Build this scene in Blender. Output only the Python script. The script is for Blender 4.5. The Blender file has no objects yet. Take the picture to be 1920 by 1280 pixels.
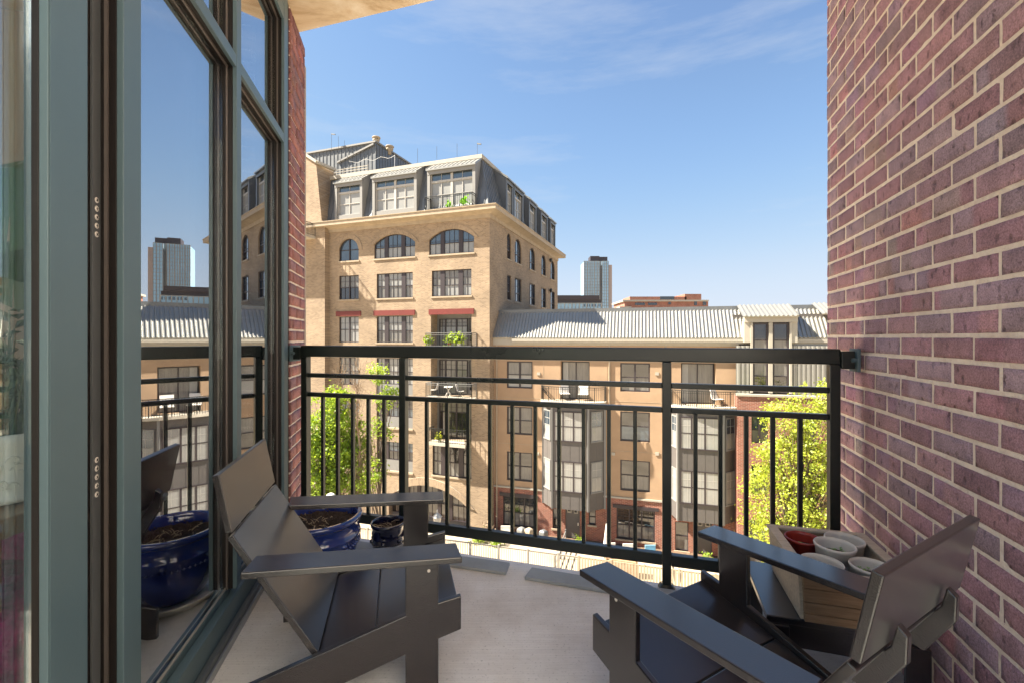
import bpy, math, random
from mathutils import Vector, Matrix, noise
R = math.radians
sc = bpy.context.scene
COL = sc.collection
random.seed(7)

# ------------------------------------------------------------------ camera, sky, sun, exposure
F, CY, H = 853.0, 632.0, 1.11          # focal length in photo pixels, horizon row, eye height
cd = bpy.data.cameras.new('camera'); cd.sensor_width = 36; cd.lens = F / 1920 * 36
cd.shift_y = (CY - 640) / 1920; cd.clip_start = 0.02; cd.clip_end = 5000
cam = bpy.data.objects.new('camera', cd); COL.objects.link(cam)
cam.location = (0, 0, H); cam.rotation_euler = (R(90), 0, 0); sc.camera = cam
SUN = Vector((-0.915, 0.015, 1.0)).normalized()
elev = math.asin(SUN.z); azim = math.atan2(SUN.x, SUN.y)
w = bpy.data.worlds.new('World'); sc.world = w; w.use_nodes = True
nt = w.node_tree; nt.nodes.clear()
N = nt.nodes.new; Lk = nt.links.new
sky = N('ShaderNodeTexSky'); sky.sky_type = 'NISHITA'; sky.sun_disc = False
sky.sun_elevation = elev; sky.sun_rotation = azim; sky.altitude = 200
sky.air_density = 1.0; sky.dust_density = 0.25; sky.ozone_density = 3.0
bg = N('ShaderNodeBackground'); bg.inputs[1].default_value = 0.177
out = N('ShaderNodeOutputWorld')
tc = N('ShaderNodeTexCoord'); mp = N('ShaderNodeMapping'); mp.inputs['Scale'].default_value = (1.2, 1.0, 7.0)
mp.inputs['Rotation'].default_value = (0, R(7), 0); mp.inputs['Location'].default_value = (0.35, 0, 0.1)
nz = N('ShaderNodeTexNoise'); nz.inputs['Scale'].default_value = 1.7; nz.inputs['Detail'].default_value = 9; nz.inputs['Roughness'].default_value = .62
cr = N('ShaderNodeValToRGB'); cr.color_ramp.elements[0].position = .54; cr.color_ramp.elements[1].position = .90
cr.color_ramp.elements[1].color = (.50, .50, .50, 1)
mx = N('ShaderNodeMix'); mx.data_type = 'RGBA'
Lk(tc.outputs['Generated'], mp.inputs[0]); Lk(mp.outputs[0], nz.inputs['Vector']); Lk(nz.outputs[0], cr.inputs[0])
sc_ = N('ShaderNodeMix'); sc_.data_type = 'RGBA'; sc_.blend_type = 'MULTIPLY'; sc_.inputs[0].default_value = 1; sc_.clamp_result = False
Lk(sky.outputs[0], sc_.inputs[6]); sc_.inputs[7].default_value = (.122, .122, .122, 1)
gm = N('ShaderNodeRGBCurve')       # soft shoulder, so that the horizon keeps its colour
for ci, pts in ((0, [(.165, .33), (.275, .51), (.375, .62), (.55, .70), (.8, .76), (1, .78)]), (1, [(.165, .33), (.276, .53), (.4, .66), (.55, .75), (.75, .80), (1, .82)]), (2, [(.165, .34), (.275, .55), (.375, .71), (.48, .85), (.6, .90), (.8, .93), (1, .94)])):
    cv = gm.mapping.curves[ci]; cv.points[-1].location = pts[-1]
    for p_ in pts[:-1]: cv.points.new(*p_)
gm.mapping.update(); Lk(sc_.outputs[2], gm.inputs[1])
Lk(cr.outputs[0], mx.inputs[0]); Lk(gm.outputs[0], mx.inputs[6]); mx.inputs[7].default_value = (.80, .84, .90, 1)
Lk(mx.outputs[2], bg.inputs[0]); Lk(bg.outputs[0], out.inputs[0])
sl = bpy.data.lights.new('sun', 'SUN'); sl.energy = 4.4; sl.angle = R(.5); sl.color = (1, .91, .77)
so = bpy.data.objects.new('sun', sl); COL.objects.link(so); so.location = SUN * 60
so.rotation_euler = SUN.to_track_quat('Z', 'Y').to_euler()
sc.view_settings.view_transform = 'Standard'; sc.view_settings.look = 'None'
sc.view_settings.exposure = 2.56; sc.view_settings.gamma = 1
sc.cycles.max_bounces = 8; sc.cycles.transparent_max_bounces = 16; sc.cycles.use_denoising = True
sc.cycles.diffuse_bounces = 5; sc.cycles.glossy_bounces = 5
sc.cycles.sample_clamp_indirect = 6

# ------------------------------------------------------------------ materials
MT = {}
OF = .75          # reflectance of everything across the courtyard
def mat(name, col, rough=.6, metal=0., spec=.5, coat=0., var=0., vscale=3., bump=0., bscale=40., stretch=(1, 1, 1), col2=None, rvar=0.):
    col = tuple(c * OF for c in col); col2 = col2 and tuple(c * OF for c in col2)
    m = bpy.data.materials.new(name); m.use_nodes = True; MT[name] = m
    t = m.node_tree; b = t.nodes['Principled BSDF']
    b.inputs['Roughness'].default_value = rough; b.inputs['Metallic'].default_value = metal
    b.inputs['Specular IOR Level'].default_value = spec; b.inputs['Coat Weight'].default_value = coat
    b.inputs['Coat Roughness'].default_value = .03
    b.inputs['Base Color'].default_value = (*col, 1)
    n = t.nodes.new; l = t.links.new
    if var or bump or rvar:
        co = n('ShaderNodeTexCoord'); ma = n('ShaderNodeMapping'); ma.inputs['Scale'].default_value = stretch
        l(co.outputs['Object'], ma.inputs[0])
    if var or rvar:
        x = n('ShaderNodeTexNoise'); x.inputs['Scale'].default_value = vscale; x.inputs['Detail'].default_value = 6; x.inputs['Roughness'].default_value = .62
        l(ma.outputs[0], x.inputs['Vector'])
        mr = n('ShaderNodeMapRange'); mr.inputs[1].default_value = .28; mr.inputs[2].default_value = .72; l(x.outputs[0], mr.inputs[0])
    if var:
        k = n('ShaderNodeMix'); k.data_type = 'RGBA'; l(mr.outputs[0], k.inputs[0])
        c2 = col2 or tuple(min(1, c * (1 + var)) for c in col)
        k.inputs[6].default_value = (*[c * (1 - var) for c in col], 1) if not col2 else (*col, 1)
        k.inputs[7].default_value = (*c2, 1); l(k.outputs[2], b.inputs['Base Color'])
    if rvar:
        m2 = n('ShaderNodeMapRange'); m2.inputs[3].default_value = max(.02, rough - rvar); m2.inputs[4].default_value = min(1, rough + rvar)
        l(mr.outputs[0], m2.inputs[0]); l(m2.outputs[0], b.inputs['Roughness'])
    if bump:
        y = n('ShaderNodeTexNoise'); y.inputs['Scale'].default_value = bscale; y.inputs['Detail'].default_value = 5
        l(ma.outputs[0], y.inputs['Vector']); bp = n('ShaderNodeBump'); bp.inputs['Strength'].default_value = bump
        bp.inputs['Distance'].default_value = .01; l(y.outputs[0], bp.inputs['Height']); l(bp.outputs[0], b.inputs['Normal'])
    return m

def brickmat(name, c1, c2, mo, bw=.21, bh=.07, ms=.011, var=.22):
    c1, c2, mo = [tuple(c * OF for c in q) for q in (c1, c2, mo)]
    m = mat(name, c1, .9); t = m.node_tree; b = t.nodes['Principled BSDF']; n = t.nodes.new; l = t.links.new
    uv = n('ShaderNodeUVMap'); br = n('ShaderNodeTexBrick'); br.inputs['Scale'].default_value = 1
    br.inputs['Color1'].default_value = (*c1, 1); br.inputs['Color2'].default_value = (*c2, 1); br.inputs['Mortar'].default_value = (*mo, 1)
    br.inputs['Brick Width'].default_value = bw; br.inputs['Row Height'].default_value = bh; br.inputs['Mortar Size'].default_value = ms
    br.inputs['Bias'].default_value = -.1; br.inputs['Mortar Smooth'].default_value = .4
    l(uv.outputs[0], br.inputs['Vector'])
    co = n('ShaderNodeTexCoord'); x = n('ShaderNodeTexNoise'); x.inputs['Scale'].default_value = .5; x.inputs['Detail'].default_value = 8
    l(co.outputs['Object'], x.inputs['Vector'])
    mr = n('ShaderNodeMapRange'); mr.inputs[1].default_value = .3; mr.inputs[2].default_value = .7; mr.inputs[3].default_value = 1 - var; mr.inputs[4].default_value = 1 + var * .4
    l(x.outputs[0], mr.inputs[0])
    k = n('ShaderNodeMix'); k.data_type = 'RGBA'; k.blend_type = 'MULTIPLY'; k.inputs[0].default_value = 1
    l(br.outputs[0], k.inputs[6]); l(mr.outputs[0], k.inputs[7]); l(k.outputs[2], b.inputs['Base Color'])
    bp = n('ShaderNodeBump'); bp.inputs['Strength'].default_value = .5; bp.inputs['Distance'].default_value = .02; bp.invert = True
    l(br.outputs['Fac'], bp.inputs['Height']); l(bp.outputs[0], b.inputs['Normal'])
    return m
brickmat('tan_brick', (.47, .335, .205), (.305, .21, .125), (.46, .38, .29), bw=.26, bh=.085, ms=.012)
brickmat('red_brick', (.40, .13, .08), (.24, .07, .045), (.48, .34, .26), bw=.26, bh=.085, ms=.013)
mat('stucco', (.48, .325, .20), .9, var=.10, vscale=.9, bump=.2, bscale=30)
mat('limestone', (.46, .37, .26), .8, var=.15, vscale=2)
mat('red_steel', (.20, .030, .022), .5, var=.1)
mat('zinc', (.20, .21, .215), .42, metal=.35, var=.14, vscale=.8, rvar=.1)
mat('corrugated', (.42, .41, .37), .36, metal=.55, var=.08, vscale=1.2)
mat('grey_siding', (.13, .118, .11), .55, var=.08)
mat('grey_trim', (.27, .265, .25), .6, var=.05)
mat('cream_trim', (.48, .44, .36), .6, var=.06)
mat('dark_frame', (.045, .034, .038), .45)
mat('white_frame', (.50, .48, .44), .5)
mat('iron', (.03, .032, .03), .4)
mat('light_iron', (.22, .22, .21), .5)
mat('concrete_pale', (.58, .52, .42), .85, var=.15, vscale=2)
mat('blind', (.34, .34, .32), .35, coat=1, var=.12, vscale=.7)
mat('curtain', (.20, .19, .17), .4, coat=1, var=.3, vscale=2.2, stretch=(3, 3, .3))
mat('pane_dark', (.03, .032, .034), .05, spec=.9, coat=1, var=.5, vscale=.8)
mat('pane_sky', (.10, .14, .18), .04, spec=1, coat=1, metal=.4, var=.3, vscale=.5)
mat('wood_fence', (.55, .44, .30), .8, var=.2)
mat('paving', (.46, .38, .28), .9, var=.28, vscale=.35, bump=.3, bscale=6)
mat('mulch', (.16, .10, .06), .95, var=.5, vscale=4)
mat('bark', (.16, .12, .085), .9, var=.3, vscale=8)
mat('bark_pale', (.38, .27, .18), .9, var=.3, vscale=8)
# near things
OF = 1
mat('rail_paint', (.012, .017, .014), .33, spec=.5, coat=.25, bump=.08, bscale=220, rvar=.08)
mat('teal_paint', (.086, .134, .150), .45, var=.06, vscale=2, bump=.03, bscale=300)
mat('bronze', (.013, .010, .009), .5, spec=.3, bump=.03, bscale=300)
mat('bronze_strip', (.11, .09, .08), .4)
mat('alu', (.35, .36, .36), .35, metal=.6, var=.1, stretch=(1, 1, 1))
mat('alu_dark', (.13, .14, .14), .4, metal=.3)
mat('tower_glass', (.24, .40, .54), .25, spec=.8, var=.15, vscale=.05)
mat('tower_end', (.34, .27, .24), .8)
mat('absorber_dark', (.05, .045, .045), .9)  # for the added dark surfaces behind the viewer
mat('bounce_pale', (.78, .74, .68), .9)  # for the added wall that bounces sunlight
mat('screw', (.80, .74, .66), .35, metal=.2)
mat('hdpe', (.012, .0078, .0085), .36, spec=.2, coat=1, bump=.10, bscale=420, var=.08, vscale=6)
_b = MT['hdpe'].node_tree.nodes['Principled BSDF']; _b.inputs['Coat Roughness'].default_value = .25; _b.inputs['Coat IOR'].default_value = 1.75; _b.inputs['Sheen Weight'].default_value = .10; _b.inputs['Sheen Roughness'].default_value = .4
MT['rail_paint'].node_tree.nodes['Principled BSDF'].inputs['Coat Roughness'].default_value = .22
mat('soffit', (.70, .52, .31), .9, var=.0, vscale=2.2, bump=.35, bscale=9)
mat('slate_board', (.30, .32, .33), .6, var=.15, vscale=5, bump=.2, bscale=50)
mat('blue_glaze', (.008, .017, .13), .07, coat=1, var=.5, vscale=14, col2=(.02, .045, .20))
mat('navy_glaze', (.006, .008, .03), .07, coat=1, var=.5, vscale=14)
mat('soil', (.05, .032, .022), .98, var=.5, vscale=60, bump=1, bscale=90)
mat('twig', (.42, .32, .2), .9)
mat('white_plastic', (.70, .66, .60), .45)
mat('red_plastic', (.30, .03, .02), .35)
mat('seedling', (.16, .33, .07), .6)
mat('white_ceramic', (.78, .76, .70), .3)
mat('magenta', (.28, .012, .09), .9, var=.5, vscale=40, bump=1, bscale=60)
mat('oak_floor', (.14, .075, .04), .35, var=.25, vscale=5, stretch=(8, .6, 1))
mat('room_wall', (.36, .29, .22), .9)
mat('monstera', (.035, .085, .018), .35)
mat('waxleaf', (.06, .10, .04), .2, coat=.6, var=.4, vscale=20)
mat('table_wood', (.28, .15, .07), .4, var=.2, stretch=(1, 8, 1))
mat('blue_fabric', (.05, .07, .16), .9)
mat('gasket', (.01, .01, .01), .6)
# weathered crate wood
def wood(name, a, b_, s=(1.5, 30, 30)):
    m = mat(name, a, .75, var=.1, vscale=3, stretch=s, col2=b_, bump=.3, bscale=12); return m
wood('crate_wood', (.24, .14, .075), (.42, .27, .155), (4, 4, 50))
wood('crate_rim', (.42, .34, .25), (.66, .55, .42), (4, 30, 30))

def slab_mat():
    m = mat('slab_concrete', (.36, .29, .22), .85); t = m.node_tree; b = t.nodes['Principled BSDF']; n = t.nodes.new; l = t.links.new
    co = n('ShaderNodeTexCoord'); ma = n('ShaderNodeMapping'); ma.inputs['Rotation'].default_value = (0, 0, R(17)); ma.inputs['Scale'].default_value = (2.2, 150, 1)
    a = n('ShaderNodeTexNoise'); a.inputs['Scale'].default_value = 1; a.inputs['Detail'].default_value = 6; a.inputs['Roughness'].default_value = .7
    c = n('ShaderNodeTexNoise'); c.inputs['Scale'].default_value = 2.3; c.inputs['Detail'].default_value = 8; c.inputs['Roughness'].default_value = .65
    v = n('ShaderNodeTexNoise'); v.inputs['Scale'].default_value = 120; v.inputs['Detail'].default_value = 3
    l(co.outputs['Object'], ma.inputs[0]); l(ma.outputs[0], a.inputs['Vector']); l(co.outputs['Object'], c.inputs['Vector']); l(co.outputs['Object'], v.inputs['Vector'])
    r1 = n('ShaderNodeValToRGB'); r1.color_ramp.elements[0].position = .3; r1.color_ramp.elements[1].position = .7
    r1.color_ramp.elements[0].color = (.60, .545, .49, 1); r1.color_ramp.elements[1].color = (.86, .835, .80, 1); l(c.outputs[0], r1.inputs[0])
    r2 = n('ShaderNodeMapRange'); r2.inputs[1].default_value = .3; r2.inputs[2].default_value = .7; r2.inputs[3].default_value = .88; r2.inputs[4].default_value = 1.06; l(a.outputs[0], r2.inputs[0])
    r3 = n('ShaderNodeMapRange'); r3.inputs[1].default_value = .60; r3.inputs[2].default_value = .72; r3.inputs[3].default_value = 1; r3.inputs[4].default_value = .68; l(v.outputs[0], r3.inputs[0])
    k = n('ShaderNodeMix'); k.data_type = 'RGBA'; k.blend_type = 'MULTIPLY'; k.inputs[0].default_value = 1
    l(r1.outputs[0], k.inputs[6]); l(r2.outputs[0], k.inputs[7])
    k2 = n('ShaderNodeMix'); k2.data_type = 'RGBA'; k2.blend_type = 'MULTIPLY'; k2.inputs[0].default_value = 1
    l(k.outputs[2], k2.inputs[6]); l(r3.outputs[0], k2.inputs[7]); l(k2.outputs[2], b.inputs['Base Color'])
    bp = n('ShaderNodeBump'); bp.inputs['Strength'].default_value = .35; bp.inputs['Distance'].default_value = .004
    l(a.outputs[0], bp.inputs['Height']); l(bp.outputs[0], b.inputs['Normal'])
slab_mat()
def soffit_mat():
    m = MT['soffit']; t = m.node_tree; b = t.nodes['Principled BSDF']; n = t.nodes.new; l = t.links.new
    co = n('ShaderNodeTexCoord'); a = n('ShaderNodeTexNoise'); a.inputs['Scale'].default_value = 2.6; a.inputs['Detail'].default_value = 9; a.inputs['Roughness'].default_value = .68; a.inputs['Distortion'].default_value = .8
    l(co.outputs['Object'], a.inputs['Vector']); r = n('ShaderNodeValToRGB'); e = r.color_ramp.elements
    e[0].position = .3; e[0].color = (.46, .33, .20, 1); e[1].position = .6; e[1].color = (.80, .71, .58, 1)
    q = e.new(.42); q.color = (.66, .53, .37, 1)
    l(a.outputs[0], r.inputs[0]); l(r.outputs[0], b.inputs['Base Color'])
soffit_mat()
def brick_near():
    m = mat('wall_brick', (.3, .15, .15), .85); t = m.node_tree; b = t.nodes['Principled BSDF']; n = t.nodes.new; l = t.links.new
    at = n('ShaderNodeAttribute'); at.attribute_name = 'bcol'
    co = n('ShaderNodeTexCoord')
    a = n('ShaderNodeTexNoise'); a.inputs['Scale'].default_value = 210; a.inputs['Detail'].default_value = 4; a.inputs['Roughness'].default_value = .8
    c = n('ShaderNodeTexNoise'); c.inputs['Scale'].default_value = 14; c.inputs['Detail'].default_value = 5
    vo = n('ShaderNodeTexVoronoi'); vo.inputs['Scale'].default_value = 42; vo.inputs['Randomness'].default_value = 1
    ms = n('ShaderNodeMapping'); ms.inputs['Scale'].default_value = (1, 1, .55); ms.inputs['Rotation'].default_value = (R(35), 0, R(20))
    wv = n('ShaderNodeTexNoise'); wv.inputs['Scale'].default_value = 26; wv.inputs['Detail'].default_value = 2; wv.inputs['Distortion'].default_value = 1.5
    for x in (a, c): l(co.outputs['Object'], x.inputs['Vector'])
    l(co.outputs['Object'], ms.inputs[0]); l(ms.outputs[0], vo.inputs['Vector']); l(ms.outputs[0], wv.inputs['Vector'])
    r = n('ShaderNodeMapRange'); r.inputs[1].default_value = .3; r.inputs[2].default_value = .7; r.inputs[3].default_value = .45; r.inputs[4].default_value = 1.6; l(a.outputs[0], r.inputs[0])
    r2 = n('ShaderNodeMapRange'); r2.inputs[1].default_value = .3; r2.inputs[2].default_value = .7; r2.inputs[3].default_value = .78; r2.inputs[4].default_value = 1.2; l(c.outputs[0], r2.inputs[0])
    k = n('ShaderNodeMix'); k.data_type = 'RGBA'; k.blend_type = 'MULTIPLY'; k.inputs[0].default_value = 1; l(at.outputs[0], k.inputs[6]); l(r.outputs[0], k.inputs[7])
    k2 = n('ShaderNodeMix'); k2.data_type = 'RGBA'; k2.blend_type = 'MULTIPLY'; k2.inputs[0].default_value = 1; l(k.outputs[2], k2.inputs[6]); l(r2.outputs[0], k2.inputs[7])
    # pits and drag marks pressed into the clay
    pit = n('ShaderNodeMapRange'); pit.inputs[1].default_value = .0; pit.inputs[2].default_value = .30; pit.inputs[3].default_value = 0; pit.inputs[4].default_value = 1; l(vo.outputs['Distance'], pit.inputs[0])
    gate = n('ShaderNodeMapRange'); gate.inputs[1].default_value = .44; gate.inputs[2].default_value = .52; gate.inputs[3].default_value = 1; gate.inputs[4].default_value = 0; l(wv.outputs[0], gate.inputs[0])
    mxm = n('ShaderNodeMath'); mxm.operation = 'MAXIMUM'; l(pit.outputs[0], mxm.inputs[0]); l(gate.outputs[0], mxm.inputs[1])
    dk = n('ShaderNodeMapRange'); dk.inputs[3].default_value = .58; dk.inputs[4].default_value = 1; l(mxm.outputs[0], dk.inputs[0])
    k3 = n('ShaderNodeMix'); k3.data_type = 'RGBA'; k3.blend_type = 'MULTIPLY'; k3.inputs[0].default_value = 1; l(k2.outputs[2], k3.inputs[6]); l(dk.outputs[0], k3.inputs[7]); l(k3.outputs[2], b.inputs['Base Color'])
    b1 = n('ShaderNodeBump'); b1.inputs['Strength'].default_value = 1; b1.inputs['Distance'].default_value = .010; l(mxm.outputs[0], b1.inputs['Height'])
    b2 = n('ShaderNodeBump'); b2.inputs['Strength'].default_value = .6; b2.inputs['Distance'].default_value = .0015; l(a.outputs[0], b2.inputs['Height']); l(b1.outputs[0], b2.inputs['Normal'])
    l(b2.outputs[0], b.inputs['Normal'])
brick_near()
mat('mortar', (.94, .78, .65), .95, var=.12, vscale=30, bump=.9, bscale=130)

def glassmat(name, refl, tint):
    m = bpy.data.materials.new(name); m.use_nodes = True; MT[name] = m; t = m.node_tree; t.nodes.clear(); n = t.nodes.new; l = t.links.new
    o = n('ShaderNodeOutputMaterial'); mxs = n('ShaderNodeMixShader'); g = n('ShaderNodeBsdfGlossy'); g.inputs['Roughness'].default_value = 0
    g.inputs['Color'].default_value = (.97, .98, 1, 1); tr = n('ShaderNodeBsdfTransparent'); tr.inputs[0].default_value = (*tint, 1)
    lw = n('ShaderNodeLayerWeight'); lw.inputs[0].default_value = .35
    mr = n('ShaderNodeMapRange'); mr.inputs[1].default_value = 0; mr.inputs[2].default_value = 1; mr.inputs[3].default_value = refl; mr.inputs[4].default_value = .95 if refl > .3 else .5
    l(lw.outputs['Fresnel'], mr.inputs[0]); l(mr.outputs[0], mxs.inputs[0]); l(tr.outputs[0], mxs.inputs[1]); l(g.outputs[0], mxs.inputs[2]); l(mxs.outputs[0], o.inputs[0])
glassmat('window_glass', .54, (.8, .86, .84))
glassmat('door_glass', .02, (.9, .95, .93))
def leafmat(name, c, c2):
    m = mat(name, c, .5, var=.1, vscale=2.6, col2=c2); t = m.node_tree; b = t.nodes['Principled BSDF']; n = t.nodes.new; l = t.links.new
    tr = n('ShaderNodeBsdfTranslucent'); tr.inputs[0].default_value = (c2[0] * 1.8, c2[1] * 1.7, c2[2], 1); mxs = n('ShaderNodeMixShader'); mxs.inputs[0].default_value = .33
    o = t.nodes['Material Output']; l(b.outputs[0], mxs.inputs[1]); l(tr.outputs[0], mxs.inputs[2]); l(mxs.outputs[0], o.inputs[0])
leafmat('spring_leaf', (.12, .20, .02), (.40, .44, .06))
leafmat('green_leaf', (.07, .15, .015), (.28, .38, .04))
leafmat('pot_leaf', (.10, .30, .02), (.20, .42, .03))

# ------------------------------------------------------------------ mesh tools
class MB:
    def __init__(s): s.v = []; s.f = []; s.uv = []; s.m = []; s.c = []; s.mi = 0
    def quad(s, ps, uv=None):
        i = len(s.v); s.v += [Vector(p) for p in ps]; s.f.append(tuple(range(i, i + len(ps))))
        s.uv.append(uv or [(0, 0)] * len(ps)); s.m.append(s.mi); return s
    def box8(s, P, us=None):
        # P: (i,j,k) -> point, indexes 0/1
        q = lambda *a: [P[k] for k in a]
        fs = [((0, 0, 0), (1, 0, 0), (1, 0, 1), (0, 0, 1)), ((1, 1, 0), (0, 1, 0), (0, 1, 1), (1, 1, 1)),
              ((0, 1, 0), (0, 0, 0), (0, 0, 1), (0, 1, 1)), ((1, 0, 0), (1, 1, 0), (1, 1, 1), (1, 0, 1)),
              ((0, 0, 1), (1, 0, 1), (1, 1, 1), (0, 1, 1)), ((0, 1, 0), (1, 1, 0), (1, 0, 0), (0, 0, 0))]
        for n_, f in enumerate(fs):
            if us:
                (a0, a1, d0, d1, z0, z1) = us
                A = (a0, a1); D = (d0, d1); Z = (z0, z1)
                uv = [((A[i], Z[k]) if n_ < 2 else ((D[j], Z[k]) if n_ < 4 else (A[i], D[j]))) for i, j, k in f]
            else: uv = None
            s.quad(q(*f), uv)
        return s
    def box(s, x0, x1, y0, y1, z0, z1):
        P = {(i, j, k): (((x0, x1)[i]), ((y0, y1)[j]), ((z0, z1)[k])) for i in (0, 1) for j in (0, 1) for k in (0, 1)}
        return s.box8(P, (x0, x1, y0, y1, z0, z1))
    def pbox(s, pl, a0, a1, d0, d1, z0, z1):
        P = {(i, j, k): pl.P((a0, a1)[i], (d0, d1)[j], (z0, z1)[k]) for i in (0, 1) for j in (0, 1) for k in (0, 1)}
        return s.box8(P, (a0, a1, d0, d1, z0, z1))
    def prism(s, pts, f):
        # pts: 2D list; f(p, 0/1) -> 3D point
        n = len(pts); a = [f(p, 0) for p in pts]; b = [f(p, 1) for p in pts]
        s.quad(a, [tuple(p[:2]) for p in pts]); s.quad(b[::-1], [tuple(p[:2]) for p in pts][::-1])
        for i in range(n):
            j = (i + 1) % n; s.quad([a[i], b[i], b[j], a[j]], [(pts[i][0], pts[i][1]), (pts[i][0] + .2, pts[i][1]), (pts[j][0] + .2, pts[j][1]), (pts[j][0], pts[j][1])])
        return s
    def bar(s, p, q, w, h=None, up=(0, 0, 1)):
        p, q = Vector(p), Vector(q); h = h or w; d = (q - p).normalized(); up = Vector(up)
        if abs(d.dot(up)) > .98: up = Vector((0, 1, 0)) if abs(d.y) < .9 else Vector((1, 0, 0))
        x = d.cross(up).normalized(); y = x.cross(d)
        P = {(i, j, k): (p, q)[j] + x * (i - .5) * w + y * (k - .5) * h for i in (0, 1) for j in (0, 1) for k in (0, 1)}
        return s.box8(P)
    def tube(s, pts, rs, n=6):
        rings = []; pts = [Vector(p) for p in pts]
        for i, p in enumerate(pts):
            d = (pts[min(i + 1, len(pts) - 1)] - pts[max(i - 1, 0)]).normalized()
            up = Vector((0, 0, 1)) if abs(d.z) < .9 else Vector((1, 0, 0)); x = d.cross(up).normalized(); y = x.cross(d)
            r = rs[i] if hasattr(rs, '__len__') else rs
            b = len(s.v); s.v += [p + (x * math.cos(2 * math.pi * k / n) + y * math.sin(2 * math.pi * k / n)) * r for k in range(n)]; rings.append(b)
        for a, b in zip(rings, rings[1:]):
            for k in range(n):
                k2 = (k + 1) % n; s.f.append((a + k, a + k2, b + k2, b + k)); s.uv.append([(0, 0)] * 4); s.m.append(s.mi)
        for b in (rings[0], rings[-1]): s.f.append(tuple(range(b, b + n))); s.uv.append([(0, 0)] * n); s.m.append(s.mi)
        return s
    def lathe(s, prof, c=(0, 0, 0), n=40):
        c = Vector(c); rings = []
        for r, z in prof:
            b = len(s.v); s.v += [c + Vector((r * math.cos(2 * math.pi * k / n), r * math.sin(2 * math.pi * k / n), z)) for k in range(n)]; rings.append(b)
        for a, b in zip(rings, rings[1:]):
            for k in range(n):
                k2 = (k + 1) % n; s.f.append((a + k, a + k2, b + k2, b + k)); s.uv.append([(0, 0)] * 4); s.m.append(s.mi)
        return s
    def build(s, name, mats, parent=None, smooth=False, bevel=0, seg=2, org=None):
        me = bpy.data.meshes.new(name)
        o = Vector((0, 0, 0)) if org is None else Vector(org)
        if parent is not None and org is None: o = Vector(parent.get('_o', (0, 0, 0)))
        me.from_pydata([tuple(v - o) for v in s.v], [], s.f)
        u = me.uv_layers.new(name='UVMap').data; i = 0
        flat = [c for q in s.uv for p in q for c in p]
        u.foreach_set('uv', flat)
        if not isinstance(mats, (list, tuple)): mats = [mats]
        for x in mats: me.materials.append(MT[x])
        if len(mats) > 1: me.polygons.foreach_set('material_index', s.m)
        if s.c:
            ca = me.color_attributes.new('bcol', 'FLOAT_COLOR', 'POINT'); ca.data.foreach_set('color', [c for q in s.c for c in q])
        if smooth:
            me.polygons.foreach_set('use_smooth', [True] * len(me.polygons))
        ob = bpy.data.objects.new(name, me); COL.objects.link(ob)
        if org is not None and parent is None: ob.location = o
        if parent is not None: ob.parent = parent; ob['_o'] = tuple(o)
        if bevel:
            wd = ob.modifiers.new('weld', 'WELD'); wd.merge_threshold = .0002
            bv = ob.modifiers.new('bevel', 'BEVEL'); bv.width = bevel; bv.segments = seg; bv.limit_method = 'ANGLE'; bv.angle_limit = R(40)
            bv.harden_normals = False
        return ob
def thing(name, label, cat, loc=(0, 0, 0), rotz=0, group=None):
    o = bpy.data.objects.new(name, None); COL.objects.link(o); o.location = loc; o.rotation_euler = (0, 0, rotz)
    o.empty_display_size = .1
    o['label'] = label; o['category'] = cat; o['_o'] = tuple(loc) if rotz == 0 else (0, 0, 0)
    if group: o['group'] = group
    return o
def tag(o, label, cat, group=None, kind=None):
    o['label'] = label; o['category'] = cat
    if group: o['group'] = group
    if kind: o['kind'] = kind
    return o
def copy_tree(o, loc, rotz, label):
    def rec(x, par):
        c = x.copy(); COL.objects.link(c); c.parent = par
        for ch in list(x.children): rec(ch, c)
        return c
    r = rec(o, None); r.location = loc; r.rotation_euler = (0, 0, rotz); r['label'] = label
    return r
def ray(px, py): return Vector(((px - 960) / F, 1.0, (CY - py) / F))
class Plane:
    """vertical plane through O (world xy), a runs along A, depth goes into the wall along I"""
    def __init__(s, O, A, I): s.O = Vector((O[0], O[1], 0)); s.A = Vector((A[0], A[1], 0)).normalized(); s.I = Vector((I[0], I[1], 0)).normalized()
    def P(s, a, d, z): return s.O + s.A * a + s.I * d + Vector((0, 0, z))
    def at(s, px, py=632, d=0):
        r = ray(px, py); o = s.O + s.I * d; t = (o.dot(s.I)) / (r.dot(s.I)); p = r * t
        return (p - o).dot(s.A), p.z + H
    def a(s, px, d=0): return s.at(px, 632, d)[0]
    def z(s, px, py, d=0): return s.at(px, py, d)[1]
def yawplane(px, Y, yaw):
    c, s_ = math.cos(R(yaw)), math.sin(R(yaw)); return Plane(((px - 960) / F * Y, Y), (c, -s_), (s_, c))

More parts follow.
